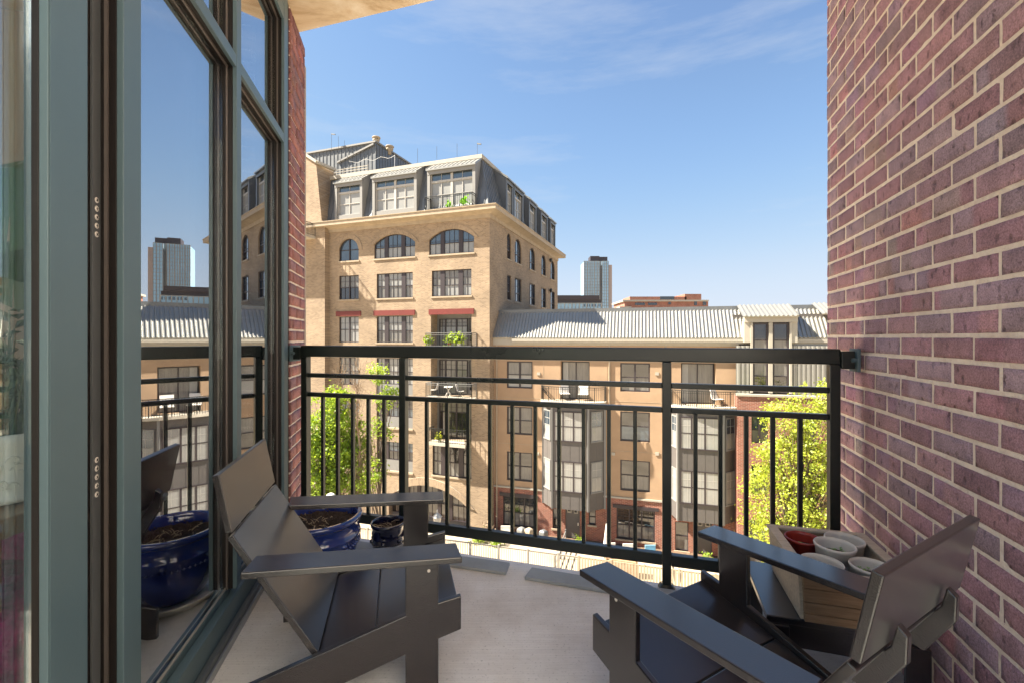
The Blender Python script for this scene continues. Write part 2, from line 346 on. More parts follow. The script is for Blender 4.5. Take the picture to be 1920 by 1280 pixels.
def wall_with_openings(mb, pl, a0, a1, z0, z1, ops, rev=.2, bot=True):
    """front face with rectangular openings (oa0,oa1,oz0,oz1[,depth]) and their reveals"""
    A = sorted({a0, a1, *[o[0] for o in ops], *[o[1] for o in ops]}); Z = sorted({z0, z1, *[o[2] for o in ops], *[o[3] for o in ops]})
    A = [a for a in A if a0 <= a <= a1]; Z = [z for z in Z if z0 <= z <= z1]
    for i in range(len(A) - 1):
        run = None
        for k in range(len(Z) - 1):
            ca, cz = (A[i] + A[i + 1]) / 2, (Z[k] + Z[k + 1]) / 2
            inside = any(o[0] < ca < o[1] and o[2] < cz < o[3] for o in ops)
            if not inside:
                if run is None: run = Z[k]
            if run is not None and (inside or k == len(Z) - 2):
                top = Z[k] if inside else Z[k + 1]
                mb.quad([pl.P(A[i], 0, run), pl.P(A[i + 1], 0, run), pl.P(A[i + 1], 0, top), pl.P(A[i], 0, top)], [(A[i], run), (A[i + 1], run), (A[i + 1], top), (A[i], top)]); run = None
    for o in ops:
        b0, b1, c0, c1 = o[:4]; d = o[4] if len(o) > 4 else rev
        for (p, q) in (((b0, c0), (b0, c1)), ((b1, c1), (b1, c0)), ((b0, c1), (b1, c1)), ((b1, c0), (b0, c0))):
            vert = p[0] == q[0]
            uv = [(0, p[1]), (0, q[1]), (d, q[1]), (d, p[1])] if vert else [(p[0], 0), (q[0], 0), (q[0], d), (p[0], d)]
            mb.quad([pl.P(p[0], 0, p[1]), pl.P(q[0], 0, q[1]), pl.P(q[0], d, q[1]), pl.P(p[0], d, p[1])], uv)

def arch_pts(a0, a1, zs, zt, n=12):
    c = (a0 + a1) / 2; h = (a1 - a0) / 2; rise = zt - zs
    rad = (h * h + rise * rise) / (2 * rise); zc = zt - rad; th = math.asin(min(1, h / rad))
    if rise > h: th = math.pi / 2; return [(c + h * math.sin(-th + 2 * th * i / n), zs + rise * math.cos(-th + 2 * th * i / n)) for i in range(n + 1)]
    return [(c + rad * math.sin(-th + 2 * th * i / n), zc + rad * math.cos(-th + 2 * th * i / n)) for i in range(n + 1)]
def spandrel(mb, pl, a0, a1, zs, zt, rev=.2, top=None):
    """fills a rectangular opening's top corners above an arch"""
    top = zt if top is None else top; ps = arch_pts(a0, a1, zs, zt)
    for p, q in zip(ps, ps[1:]):
        mb.quad([pl.P(p[0], 0, p[1]), pl.P(q[0], 0, q[1]), pl.P(q[0], 0, top + .001), pl.P(p[0], 0, top + .001)], [p, q, (q[0], top), (p[0], top)])
        mb.quad([pl.P(p[0], 0, p[1]), pl.P(p[0], rev, p[1]), pl.P(q[0], rev, q[1]), pl.P(q[0], 0, q[1])], [(p[0], 0), (p[0], rev), (q[0], rev), (q[0], 0)])
def arch_ring(mb, pl, a0, a1, zs, zt, wd, d0, d1):
    ps = arch_pts(a0, a1, zs, zt); qs = arch_pts(a0 - wd, a1 + wd, zs - wd * .2, zt + wd)
    for (p, q), (r, t) in zip(zip(ps, ps[1:]), zip(qs, qs[1:])):
        mb.quad([pl.P(*(p[0], d0, p[1])), pl.P(q[0], d0, q[1]), pl.P(t[0], d0, t[1]), pl.P(r[0], d0, r[1])], [(p[1] * .5, p[0]), (p[1] * .5, q[0]), (p[1] * .5 + .5, t[0]), (p[1] * .5 + .5, r[0])])
        mb.quad([pl.P(r[0], d0, r[1]), pl.P(t[0], d0, t[1]), pl.P(t[0], d1, t[1]), pl.P(r[0], d1, r[1])])

def window(parent, pl, a0, a1, z0, z1, d=.14, cols=(1,), rail=.5, panes='pane_dark', low=None, frame='dark_frame', mun=True, fw=.055, arch=None, mull=.16, name='window', sill=None):
    """cols: relative widths of the sash columns; rail: height fraction of the meeting rail"""
    g = MB(); W = a1 - a0; T = sum(cols); g0 = a0
    g.pbox(pl, a0, a0 + fw, d - .05, d + .05, z0, z1); g.pbox(pl, a1 - fw, a1, d - .05, d + .05, z0, z1)
    g.pbox(pl, a0 + fw, a1 - fw, d - .05, d + .05, z0, z0 + fw)
    if not arch: g.pbox(pl, a0 + fw, a1 - fw, d - .05, d + .05, z1 - fw, z1)
    else:
        ps = arch_pts(a0, a1, arch, z1); qs = arch_pts(a0 + fw, a1 - fw, arch, z1 - fw)
        for (p, q), (r, t) in zip(zip(ps, ps[1:]), zip(qs, qs[1:])):
            g.quad([pl.P(p[0], d - .05, p[1]), pl.P(q[0], d - .05, q[1]), pl.P(t[0], d - .05, t[1]), pl.P(r[0], d - .05, r[1])])
            g.quad([pl.P(r[0], d - .05, r[1]), pl.P(t[0], d - .05, t[1]), pl.P(t[0], d + .03, t[1]), pl.P(r[0], d + .03, r[1])])
    n = len(cols); inner = W - 2 * fw - (n - 1) * mull; x = a0 + fw; zr = z0 + (z1 - z0) * rail
    def top(a):
        if not arch: return z1 - fw * .5
        ps = arch_pts(a0, a1, arch, z1)
        for p, q in zip(ps, ps[1:]):
            if p[0] <= a <= q[0]: return p[1] + (q[1] - p[1]) * (a - p[0]) / max(1e-6, q[0] - p[0]) - .01
        return arch
    for i, c in enumerate(cols):
        wd = inner * c / T
        if rail: g.pbox(pl, x, x + wd, d - .03, d + .03, zr - .03, zr + .03)
        if mun:
            m = 2 if wd < 1.1 else 3
            for k in range(1, m): g.pbox(pl, x + wd * k / m - .012, x + wd * k / m + .012, d - .01, d + .02, z0, top(x + wd * k / m))
            if rail: g.pbox(pl, x, x + wd, d - .008, d + .02, (zr + (z1 if not arch else arch)) / 2 - .012, (zr + (z1 if not arch else arch)) / 2 + .012)
        x += wd
        if i < n - 1: g.pbox(pl, x, x + mull, d - .06, d + .04, z0, top(x + mull / 2)); x += mull
    if sill: g.mi = 1; g.pbox(pl, a0 - .08, a1 + .08, -.07, .1, z0 - .12, z0)
    wo = g.build(name, [frame, sill or frame], parent)
    p = MB(); dd = d + .025; mats = [panes, low or panes]
    if arch:
        p.quad([pl.P(a0 + .01, dd, zr), pl.P(a1 - .01, dd, zr), *[pl.P(q[0], dd, q[1]) for q in arch_pts(a0 + .01, a1 - .01, arch, z1 - .01)[::-1]]])
    else: p.quad([pl.P(a0 + .01, dd, zr), pl.P(a1 - .01, dd, zr), pl.P(a1 - .01, dd, z1 - .01), pl.P(a0 + .01, dd, z1 - .01)])
    p.mi = 1; p.quad([pl.P(a0 + .01, dd, z0), pl.P(a1 - .01, dd, z0), pl.P(a1 - .01, dd, zr), pl.P(a0 + .01, dd, zr)])
    po = p.build('pane', mats, wo, org=parent.get('_o', (0, 0, 0)))
    return wo

def railing_along(pts, z0, z1, sp=.12, mb=None, t=.022, post=.045, toprail=.05):
    mb = mb or MB()
    for p, q in zip(pts, pts[1:]):
        p = Vector((p[0], p[1], 0)); q = Vector((q[0], q[1], 0)); L = (q - p).length; k = max(1, round(L / sp)); up = Vector((0, 0, 1))
        mb.bar(p + up * z1, q + up * z1, toprail, .04); mb.bar(p + up * (z1 - .15), q + up * (z1 - .15), .03, .025); mb.bar(p + up * (z0 + .1), q + up * (z0 + .1), .03, .025)
        for i in range(k + 1):
            b = p.lerp(q, i / k); pw = post if i in (0, k) or (L > 2 and i == k // 2) else t
            mb.bar(b + up * z0, b + up * z1, pw)
    return mb

GZ = -13.4                                # courtyard level below the balcony floor
# ------------------------------------------------------------------ ground
g = MB(); g.quad([(-3000, -3000, GZ), (3000, -3000, GZ), (3000, 3000, GZ), (-3000, 3000, GZ)])
gr = g.build('ground', 'paving'); gr['kind'] = 'structure'

# ------------------------------------------------------------------ tan brick apartment building
M = yawplane(918, 33.7, 19.8); vM = M.A; uM = M.I
MS = Plane(M.O, uM, -vM)
DEPTH = 20.6; LEFT = M.a(500)
tb = thing('apartment_building', 'tall tan brick apartment building with grey metal mansard roof and arched windows', 'building', (M.P(-6, 4, GZ)))
def z3(x, y): return M.z(560 + x / 3.048, 240 + y / 3.048)
a3 = lambda x: M.a(560 + x / 3.048)
ZA0, ZA1, ZAS = z3(870, 720), z3(873, 578), z3(745, 662)
Z20, Z21 = z3(870, 961), z3(873, 811)
Z30, Z31 = z3(550, 1226), z3(550, 1074)
cols = {1: (a3(231), a3(343)), 2: (a3(432), a3(665)), 3: (a3(745), a3(1002))}
c2, c3 = (a3(446), a3(652)), (a3(761), a3(987))
Z4 = (M.z(740, 720), M.z(740, 671)); Z5 = (M.z(740, 781), M.z(740, 747)); Z6 = (M.z(740, 862), M.z(740, 828))
PAN = .85
bal_open = [(M.a(808), M.a(884), M.z(846, 650), z3(873, 1062)), (M.a(808), M.a(884), M.z(846, 742), M.z(846, 667)), (M.a(808), M.a(884), M.z(846, 826), M.z(846, 748))]
W6 = (M.a(811), M.a(884), M.z(846, 893), M.z(846, 836))
AR = (M.a(729), M.a(877), GZ, M.z(800, 909)); ARS = M.z(876, 950)
ops = [(*cols[1], ZA0, ZA1 - .05), (*cols[2], ZA0, ZA1), (*cols[3], ZA0, ZA1)]
ops += [(*cols[1], Z20, Z21), (*c2, Z20, Z21), (*c3, Z20, Z21), (*cols[1], Z30, Z31), (*c2, Z30, Z31)]
for z0, z1 in (Z4, Z5, Z6): ops += [(*cols[1], z0 - .2, z1), (*c2, z0 - PAN, z1)]
ops += [(*o, 1.0) for o in bal_open] + [W6, (*AR, .5)]
ZF = M.z(919, 400)                       # soffit level at the wall
m = MB(); wall_with_openings(m, M, LEFT, 0, GZ - .5, ZF, ops)
for c, hs in ((1, .5), (2, .62), (3, .62)):
    spandrel(m, M, *cols[c], ZA0 + (ZA1 - ZA0) * hs, ZA1 - (.05 if c == 1 else 0))
spandrel(m, M, AR[0], AR[1], ARS, AR[3], .5)
m.build('wall', 'tan_brick', tb)
m = MB()
for c, hs in ((1, .5), (2, .62), (3, .62)): m = MB(); arch_ring(m, M, *cols[c], ZA0 + (ZA1 - ZA0) * hs, ZA1 - (.05 if c == 1 else 0), .38, -.05, .02); m.build('arch_surround', 'tan_brick', tb)
m = MB(); arch_ring(m, M, AR[0], AR[1], ARS, AR[3], .6, -.08, .02); m.build('arch_surround', 'tan_brick', tb)
# side wall
s4 = lambda x: MS.a(920 + x / 4.573)
sc_ = [(s4(141), s4(176)), (s4(207), s4(264)), (s4(333), s4(381)), (s4(434), s4(474)), (s4(513), s4(549))]
SA0, SA1 = M.z(918, 632) + 6.42, M.z(918, 632) + 8.55; S20, S21 = H + 3.05, H + 5.1
m = MB(); so_ = [(a, b, SA0, SA1) for a, b in sc_] + [(a, b, S20, S21) for a, b in sc_]
wall_with_openings(m, MS, 0, DEPTH, GZ - .5, ZF, so_)
for a, b in sc_: spandrel(m, MS, a, b, SA1 - (b - a) * .5, SA1)
m.quad([MS.P(DEPTH, 0, GZ), MS.P(DEPTH, 14, GZ), MS.P(DEPTH, 14, ZF), MS.P(DEPTH, 0, ZF)])
m.build('wall', 'tan_brick', tb)
for i, (a, b) in enumerate(sc_):
    window(tb, MS, a, b, SA0, SA1, cols=(1,), rail=.36, panes='pane_sky', low='pane_dark', arch=SA1 - (b - a) * .5, fw=.07, sill='limestone')
    window(tb, MS, a, b, S20, S21, cols=(1,), rail=.36, panes='pane_sky', low='pane_dark', fw=.07, sill='limestone')
# front windows
window(tb, M, *cols[1], ZA0, ZA1 - .05, cols=(1, 1), panes='pane_sky', arch=ZA0 + (ZA1 - ZA0) * .5, mull=.08, mun=False, sill='limestone')
for c in (2, 3): window(tb, M, *cols[c], ZA0, ZA1, cols=(1, 1.35, 1) if c == 3 else (.95, 1.35, 1), rail=.45, panes='pane_sky', low='blind', arch=ZA0 + (ZA1 - ZA0) * .62, mull=.34, sill='limestone')
window(tb, M, *cols[1], Z20, Z21, cols=(1, 1), panes='curtain', low='pane_dark', mull=.08, sill='limestone')
window(tb, M, *c2, Z20, Z21, cols=(.8, 1.5, .8), rail=.48, panes='blind', low='curtain', mull=.38, sill='limestone')
window(tb, M, *c3, Z20, Z21, cols=(.8, 1.45, .85), rail=.42, panes='curtain', low='blind', mull=.38, sill='limestone')
window(tb, M, *cols[1], Z30, Z31, cols=(1, 1), panes='blind', mull=.08)
window(tb, M, *c2, Z30, Z31, cols=(.8, 1.5, .8), rail=.45, panes='blind', low='curtain', mull=.38, sill='limestone')
for k, (z0, z1) in enumerate((Z4, Z5, Z6)):
    window(tb, M, *cols[1], z0 - .2, z1, cols=(1, 1), panes=('curtain', 'pane_sky', 'pane_dark')[k], mull=.08)
    window(tb, M, *c2, z0, z1, cols=(.8, 1.5, .8), rail=.48, panes=('blind', 'pane_dark', 'pane_sky')[k], low=('blind', 'pane_sky', 'pane_dark')[k], mull=.38)
    MB().pbox(M, c2[0], c2[1], .08, .2, z0 - PAN, z0 - .003).build('spandrel_panel', 'grey_trim', tb)
    MB().pbox(M, c2[0] - .05, c2[1] + .05, -.08, .1, z0 - PAN - .14, z0 - PAN - .003).build('sill', 'limestone', tb)
window(tb, M, *W6, cols=(.8, 1.45, .85), rail=.45, panes='pane_dark', low='curtain', mull=.38, sill='limestone')
# arch infill at street level
m = MB(); g0, g1 = AR[0], AR[1]
window(tb, M, g0 + .05, g1 - .05, GZ + .35, AR[3] - .02, d=.48, cols=(.9, .5, 1.1, .5, 1), rail=.45, panes='curtain', low='pane_dark', arch=ARS, mull=.3, name='storefront_window')
# red steel lintels
for x0, x1, y in ((215, 357, 1050), (430, 665, 1042), (745, 1002, 1030)):
    zz = z3(550, 1042); MB().pbox(M, a3(x0), a3(x1), -.07, .1, z3(550, 1072) + .003, zz).build('lintel', 'red_steel', tb)
# recessed balconies
for k, (a0, a1, z0, z1) in enumerate(bal_open):
    m = MB(); m.quad([M.P(a0, 1.0, z0), M.P(a1, 1.0, z0), M.P(a1, 1.0, z1), M.P(a0, 1.0, z1)], [(0, 0)] * 4); m.build('recess_wall', 'grey_trim', tb)
    window(tb, M, a0 + .25, a1 - .75, z0 + .05, z1 - .35, d=.93, cols=(.5, 1, 1), rail=.72, panes='curtain', low=('blind', 'curtain', 'pane_dark')[k], mull=.1, name='patio_door')
    window(tb, M, a1 - .6, a1 - .05, z0 + .4, z1 - .35, d=.93, panes='curtain', low='pane_dark', mun=False)
    b0 = a0 + (.02 if k < 2 else .2); b1 = M.a(884) + (.45 if k < 2 else -.1)
    bo = MB(); bo.pbox(M, b0, b1, -.9, .98, z0 - .22, z0 - .01); bal = bo.build('balcony', 'concrete_pale' if k else 'cream_trim', tb)
    pts = [M.P(b0 + .04, -.02, 0), M.P(b0 + .04, -.85, 0), M.P(b1 - .04, -.85, 0), M.P(b1 - .04, -.02, 0)]
    railing_along(pts, z0 - .01, z0 + 1.05, .15).build('railing', 'light_iron' if k < 2 else 'iron', bal, org=tb['_o'])
# cornice
o_ = .78; zl0, zl1 = M.z(929, 390, -.75), M.z(929, 381, -.75)
def ring(mb, prof):
    """sweeps an outward profile (offset, z) round the front and side"""
    P = lambda o, z: [M.P(LEFT, -o, z), M.P(o, -o, z), MS.P(DEPTH + o, -o, z), MS.P(DEPTH + o, 6, z)]
    for (o0, y0), (o1, y1) in zip(prof, prof[1:]):
        A_, B_ = P(o0, y0), P(o1, y1)
        for i in range(3): mb.quad([A_[i], A_[i + 1], B_[i + 1], B_[i]], [(0, 0)] * 4)
m = MB(); ring(m, [(.0, ZF - .32), (.08, ZF - .32), (.08, ZF - .03), (.14, ZF), (.66, zl0 + .02), (.70, zl0 - .04), (o_, zl0 - .02), (o_, zl1 - .08), (o_ + .05, zl1 - .05), (o_ + .05, zl1), (-1.2, zl1 + .02)])
m.build('cornice', 'limestone', tb)
# mansard roof
ZM0, ZM1 = zl1 - .02, M.z(904, 288, 1.0) - .3; t_ = 1.06; sl_ = t_ / (ZM1 - ZM0)
RL = M.a(612, .1)
def mans(a, z, pl): return pl.P(a, .1 + (z - ZM0) * sl_, z)
m = MB()
c0, c1 = M.P(-.1, .1, ZM0), M.P(-.1 - t_, .1 + t_, ZM1)
m.quad([M.P(RL - 1.0, .1, ZM0), c0, c1, M.P(RL - 1.0, .1 + t_, ZM1)]); m.quad([c0, MS.P(DEPTH - .1, .1, ZM0), MS.P(DEPTH - .1 - t_, .1 + t_, ZM1), c1])
m.quad([MS.P(DEPTH - .1, .1, ZM0), MS.P(DEPTH - .1, 14, ZM0), MS.P(DEPTH - .1 - t_, 14, ZM1), MS.P(DEPTH - .1 - t_, .1 + t_, ZM1)])
m.quad([M.P(RL - 1, .1 + t_, ZM1), c1, MS.P(DEPTH - .1 - t_, .1 + t_, ZM1), MS.P(DEPTH - .1 - t_, 18, ZM1)])
a = RL - .9
while a < -.15:
    zt = ZM1 if a < -.1 - t_ else ZM0 + (-.1 - a) / sl_
    m.bar(M.P(a, .08, ZM0), M.P(a, .08 + (zt - ZM0) * sl_, zt), .035, .05); a += .42
a = .3
while a < DEPTH - .3:
    zt = min(ZM1, ZM0 + (a - .1) / sl_); m.bar(MS.P(a, .08, ZM0), MS.P(a, .08 + (zt - ZM0) * sl_, zt), .035, .05); a += .42
m.build('mansard_roof', 'zinc', tb)
m = MB()
for (p, q) in ((M.P(RL - .9, .1 + t_ - .05, ZM1 + .12), M.P(-.1 - t_ + .1, .1 + t_ - .05, ZM1 + .12)), (M.P(-.1 - t_, .1 + t_, ZM1 + .125), MS.P(DEPTH - t_, .1 + t_ - .05, ZM1 + .125))):
    m.bar(p, q, .22, .3)
m.build('roof_coping', 'cream_trim', tb)
def dormer(pl, a0, a1, zt, glaz, wz0, wz1, y0=.0, dark=False, tr=.76):
    """box dormer: cheeks, fascia and sloping lid; the windows are its children"""
    m = MB(); y1 = .1 + (zt - ZM0) * sl_ + .45; zr = zt + .75; bt = .24
    m.pbox(pl, a0, a0 + bt, y0, y0 + .16, ZM0, zt - .42); m.pbox(pl, a1 - bt, a1, y0, y0 + .16, ZM0, zt - .42)
    m.pbox(pl, a0, a1, y0 - .02, y0 + .14, zt - .42, zt - .02)
    m.pbox(pl, a0 + bt, a1 - bt, y0 + .05, y0 + .15, wz1, zt - .42); m.pbox(pl, a0 + bt, a1 - bt, y0 + .05, y0 + .15, ZM0, wz0)
    for x in (a0, a1 - .05): m.prism([(y0 + .16, ZM0), (.12, ZM0), (.1 + t_, ZM1), (y0 + .16, zt)], lambda p, k, x=x: pl.P(x + .05 * k, p[0], p[1]))
    d = m.build('dormer', 'zinc' if dark else 'grey_trim', tb)
    r = MB(); q = [pl.P(a0 - .06, y0 - .14, zt - .02), pl.P(a1 + .06, y0 - .14, zt - .02), pl.P(a1 + .06, .1 + t_, ZM1 + .03), pl.P(a0 - .06, .1 + t_, ZM1 + .03)]
    r.quad(q); r.quad([q[0], q[1], q[1] - Vector((0, 0, .12)), q[0] - Vector((0, 0, .12))]); r.quad([q[1], q[2], q[2] - Vector((0, 0, .12)), q[1] - Vector((0, 0, .12))]); r.quad([q[3], q[0], q[0] - Vector((0, 0, .12)), q[3] - Vector((0, 0, .12))])
    k = int((a1 - a0) / .36)
    for i in range(k + 1):
        f = i / k; r.bar(q[0].lerp(q[1], f) + Vector((0, 0, .02)), q[3].lerp(q[2], f) + Vector((0, 0, .02)), .035, .05)
    r.build('dormer_roof', 'corrugated', d, org=tb['_o'])
    # window
    fr = MB(); pn = MB(); d_ = y0 + .2; x0, x1 = a0 + bt, a1 - bt; ztr = wz0 + (wz1 - wz0) * tr; fw = .07
    for x in (x0, x1 - fw): fr.pbox(pl, x, x + fw, d_ - .05, d_ + .05, wz0, wz1)
    for z in (wz0, wz1 - fw): fr.pbox(pl, x0 + fw, x1 - fw, d_ - .05, d_ + .05, z, z + fw)
    fr.pbox(pl, x0 + fw, x1 - fw, d_ - .05, d_ + .05, ztr - .08, ztr + .08)
    n = glaz; wd = (x1 - x0) / n
    for i in range(1, n):
        fr.pbox(pl, x0 + wd * i - .1, x0 + wd * i + .1, d_ - .04, d_ + .04, wz0 + fw, wz1 - fw)
    for i in range(n):
        c = x0 + wd * (i + .5); fr.pbox(pl, c - .03, c + .03, d_ - .02, d_ + .03, wz0 + fw, ztr - .08); fr.pbox(pl, c - .012, c + .012, d_ - .01, d_ + .03, ztr + .08, wz1 - fw)
        zr_ = wz0 + (ztr - wz0) * .5; fr.pbox(pl, x0 + wd * i + .08, x0 + wd * (i + 1) - .08, d_ - .015, d_ + .03, zr_ - .03, zr_ + .03)
    fr.build('window_frame', 'white_frame', d, org=tb['_o'])
    pn.quad([pl.P(x0, d_ + .03, ztr), pl.P(x1, d_ + .03, ztr), pl.P(x1, d_ + .03, wz1), pl.P(x0, d_ + .03, wz1)]); pn.mi = 1
    pn.quad([pl.P(x0, d_ + .03, wz0), pl.P(x1, d_ + .03, wz0), pl.P(x1, d_ + .03, ztr), pl.P(x0, d_ + .03, ztr)])
    pn.build('pane', ['pane_sky', 'blind'], d, org=tb['_o'])
ZD = M.z(892, 306, .0); WZ0, WZ1 = M.z(708, 398, .2), M.z(708, 341, .2)
dormer(M, M.a(627.5), M.a(679), ZD, 1, WZ0, WZ1); dormer(M, M.a(698), M.a(781), ZD, 2, WZ0, WZ1); dormer(M, M.a(801), M.a(891), ZD, 2, WZ0 - .3, WZ1)
for x0, x1 in ((135, 195), (201, 281), (330, 392), (432, 488), (513, 556)):
    dormer(MS, s4(x0), s4(x1), ZD, 1, WZ0 - .1, WZ1, dark=True)
# roof terrace balcony in front of the third dormer
zb = M.z(840, 388, -.5); pts = [M.P(M.a(799, -.6) + .05, .1, 0), M.P(M.a(797, -.6), -.6, 0), M.P(M.a(885, -.6), -.6, 0), M.P(M.a(885, -.6), .1, 0)]
m = railing_along(pts, zl1, zl1 + 1.05, .17); m.build('balcony_railing', 'iron', tb)
# projecting left wing with its mansard shaped end wall and coping
WY = -.5; zt = M.z(585, 292, WY)
prof = [(M.a(480, WY), GZ - .5), (M.a(609, WY), GZ - .5), (M.a(609, WY), M.z(609, 419, WY)), (M.a(603, WY), M.z(603, 413, WY)), (M.a(592.7, WY), M.z(592.7, 308, WY)), (M.a(575, WY), M.z(575, 293, WY)), (M.a(560, WY), M.z(560, 284, WY)), (M.a(480, WY), M.z(560, 284, WY))]
m = MB(); m.prism(prof, lambda p, k: M.P(p[0], WY + 2.4 * k, p[1])); m.build('wing_wall', 'tan_brick', tb)
m = MB(); m.bar(M.P(M.a(570, WY) - .3, WY, M.z(570, 284, WY)), M.P(M.a(594, WY) + .05, WY - .02, M.z(594, 305, WY)), .3, .2); m.bar(M.P(M.a(594, WY), WY, M.z(594, 305, WY)), M.P(M.a(627, 1.2), 1.3, M.z(627, 319, 1.2)), .35, .22); m.build('wing_coping', 'cream_trim', tb)
bz = M.z(575, 436, -2.0); ba1 = M.a(566, -2)
m = MB(); m.pbox(M, M.a(480), ba1, -2.0, WY - .01, bz - .2, bz); wb = m.build('balcony', 'concrete_pale', tb)
railing_along([M.P(M.a(500), -1.95, 0), M.P(ba1 - .04, -1.95, 0), M.P(ba1 - .04, WY, 0)], bz, bz + 1.05, .15).build('railing', 'iron', wb, org=tb['_o'])
# metal clad penthouse behind the terrace
D = 7.0; pa = M.a(704, D); pz = M.z(704, 268, D); m = MB(); xl = M.a(540, D)
m.pbox(M, xl, pa, D, D + 6.5, ZM1 - .2, pz)
x = xl
while x < pa: m.pbox(M, x, x + .05, D - .04, D, ZM1 - .2, pz - .05); x += .47
x = D + .2
while x < D + 6.5: m.pbox(M, pa, pa + .04, x, x + .05, ZM1 - .2, pz - .05); x += .47
m.build('penthouse', 'zinc', tb)
m = MB(); m.bar(M.P(xl, D - .06, pz + .08), M.P(pa + .1, D - .06, pz + .08), .2, .16); m.bar(M.P(pa + .06, D - .1, pz + .085), M.P(pa + .06, D + 6.5, pz + .085), .2, .16)
m.bar(M.P(pa - .1, D - .12, pz - .15), M.P(M.a(634, D), D - .12, M.z(634, 306, D)), .16, .16); m.build('penthouse_trim', 'grey_trim', tb)
for px, py, s in ((705.5, 262, 1.0), (730.7, 279, 1.0)):
    q = M.P(M.a(px, D + 1), D + 1, M.z(px, py + 6, D + 1)); m = MB()
    m.lathe([(.0, -.3), (.16, -.3), (.16, .12), (.34, .16), (.36, .3), (.12, .34), (.12, .42), (.44, .46), (.40, .56), (.0, .6)], q, 16); m.build('roof_vent', 'limestone', tb, smooth=True)
for px, y0, y1 in ((621.6, 250, 280), (634.5, 256, 276), (646, 264, 274), (783, 279, 300), (819, 275, 292), (857, 270, 288), (895, 268, 285)):
    dd = 6.5 if px < 700 else 1.3; m = MB(); m.bar(M.P(M.a(px, dd), dd, M.z(px, y1, dd) - .3), M.P(M.a(px, dd), dd, M.z(px, y0, dd)), .022)
    if px in (895, 621.6): m.bar(M.P(M.a(px, dd), dd, M.z(px, y0 + 2, dd)), M.P(M.a(px + 7, dd), dd, M.z(px, y0 + 4, dd)), .12, .08)
    m.build('roof_antenna', 'light_iron', tb)
m = MB()
for i in range(14):
    f = i / 13; px = 655 + f * 85; py = 303 - f * 12 + 5 * math.sin(f * 9) ** 2; q = M.P(M.a(px, 4), 4, M.z(px, py, 4)); m.lathe([(0, -.045), (.04, 0), (0, .045)], q, 6)
    if i: m.bar(pq, q, .02)
    pq = q
m.bar(pq, pq - Vector((0, 0, 1.6)), .06); m.build('string_lights', 'white_ceramic', tb)
m = MB()
for k in range(5): m.bar(M.P(M.a(626, 1.6), 1.6, ZM1 + .1 + .22 * k), M.P(M.a(690, 1.6), 1.6, ZM1 + .1 + .22 * k), .05)
for px in (626, 645, 668, 690): m.bar(M.P(M.a(px, 1.6), 1.6, ZM1 - .2), M.P(M.a(px, 1.6), 1.6, ZM1 + 1.1), .07)
m.build('terrace_railing', 'cream_trim', tb)
# wall lamps on the side wall
for yy in (SA1 - .2, S21 - .05):
    q = MS.P(s4(502), -.2, yy); MB().lathe([(0, -.25), (.12, -.2), (.16, .1), (.05, .22), (0, .25)], q, 10).bar(q, MS.P(s4(502), 0, yy), .06).build('wall_lamp', 'iron', tb)

# ------------------------------------------------------------------ stucco townhouses with the corrugated roof
L = yawplane(926, 34.5, 16); XL = Plane(L.O, L.A, L.I)
st = thing('stucco_building', 'peach stucco building with brown bay windows over a brick ground floor and corrugated metal roof', 'building', tuple(L.P(8, 3, GZ)))
lx0, lx1 = 0.0, L.a(1384)
zbelt = L.z(927, 911); zeave = L.z(1398, 633, -.3)
def L4(x): return L.a(900 + x / 2.909)
rA = (L.z(974, 727), L.z(974, 677)); rB = (L.z(974, 814), L.z(974, 762)); rC = (L.z(974, 901), L.z(974, 847))
w1 = (L.a(950.3), L.a(998.3)); w2 = (L.a(1163), L.a(1218.7))
zfA = L.z(1080, 749); d1 = (L.a(1051), L.a(1105.5)); d2 = (L.a(1277), L.a(1342)); zdt = L.z(1080, 677)
gw1 = (L.a(943), L.a(1003), L.z(973, 987), L.z(973, 931)); gw3 = (L.a(1156), L.a(1228), L.z(1190, 1012), L.z(1190, 954))
gd = (L.a(1060), L.a(1087), GZ, L.z(1073, 951)); gwl = (L.a(1036), L.a(1048), L.z(1042, 990), L.z(1042, 953)); gwr = (L.a(1104), L.a(1117), L.z(1110, 983), L.z(1110, 955))
gd2 = (L.a(1305), L.a(1335), GZ, L.z(1320, 975)); gw4 = (L.a(1266), L.a(1291), L.z(1280, 1032), L.z(1280, 978))
ops = [(*w, *r) for w in (w1, w2) for r in (rA, rB, rC)] + [(*d1, zfA, zdt, .7), (*d2, zfA, zdt, .7)]
m = MB(); wall_with_openings(m, L, lx0, lx1, zbelt + .12, zeave, ops, rev=.16); m.build('stucco_wall', 'stucco', st)
m = MB(); wall_with_openings(m, L, lx0, lx1, GZ - .5, zbelt, [gw1, gw3, gd, gwl, gwr, gd2, gw4], rev=.2); m.build('brick_base_wall', 'red_brick', st)
MB().pbox(L, lx0, lx1, -.07, .1, zbelt, zbelt + .12).build('belt_course', 'cream_trim', st)
m = MB()
for z in (L.z(974, 745), L.z(974, 832)): m.pbox(L, lx0, lx1, -.012, .02, z - .012, z + .012)
for px in (1019, 1138, 1385 - 145): m.pbox(L, L.a(px) - .01, L.a(px) + .01, -.011, .02, rA[0] - 1, zeave)
m.build('stucco_joint', 'limestone', st)
tones = iter([('curtain', 'blind'), ('curtain', 'pane_dark'), ('pane_dark', 'curtain'), ('pane_dark', 'curtain'), ('pane_dark', 'pane_sky'), ('pane_dark', 'curtain')])
for w in (w1, w2):
    for r in (rA, rB, rC):
        t, lo = next(tones); window(st, L, *w, *r, cols=(1, 1), panes=t, low=lo, mull=.12, fw=.09, mun=False)
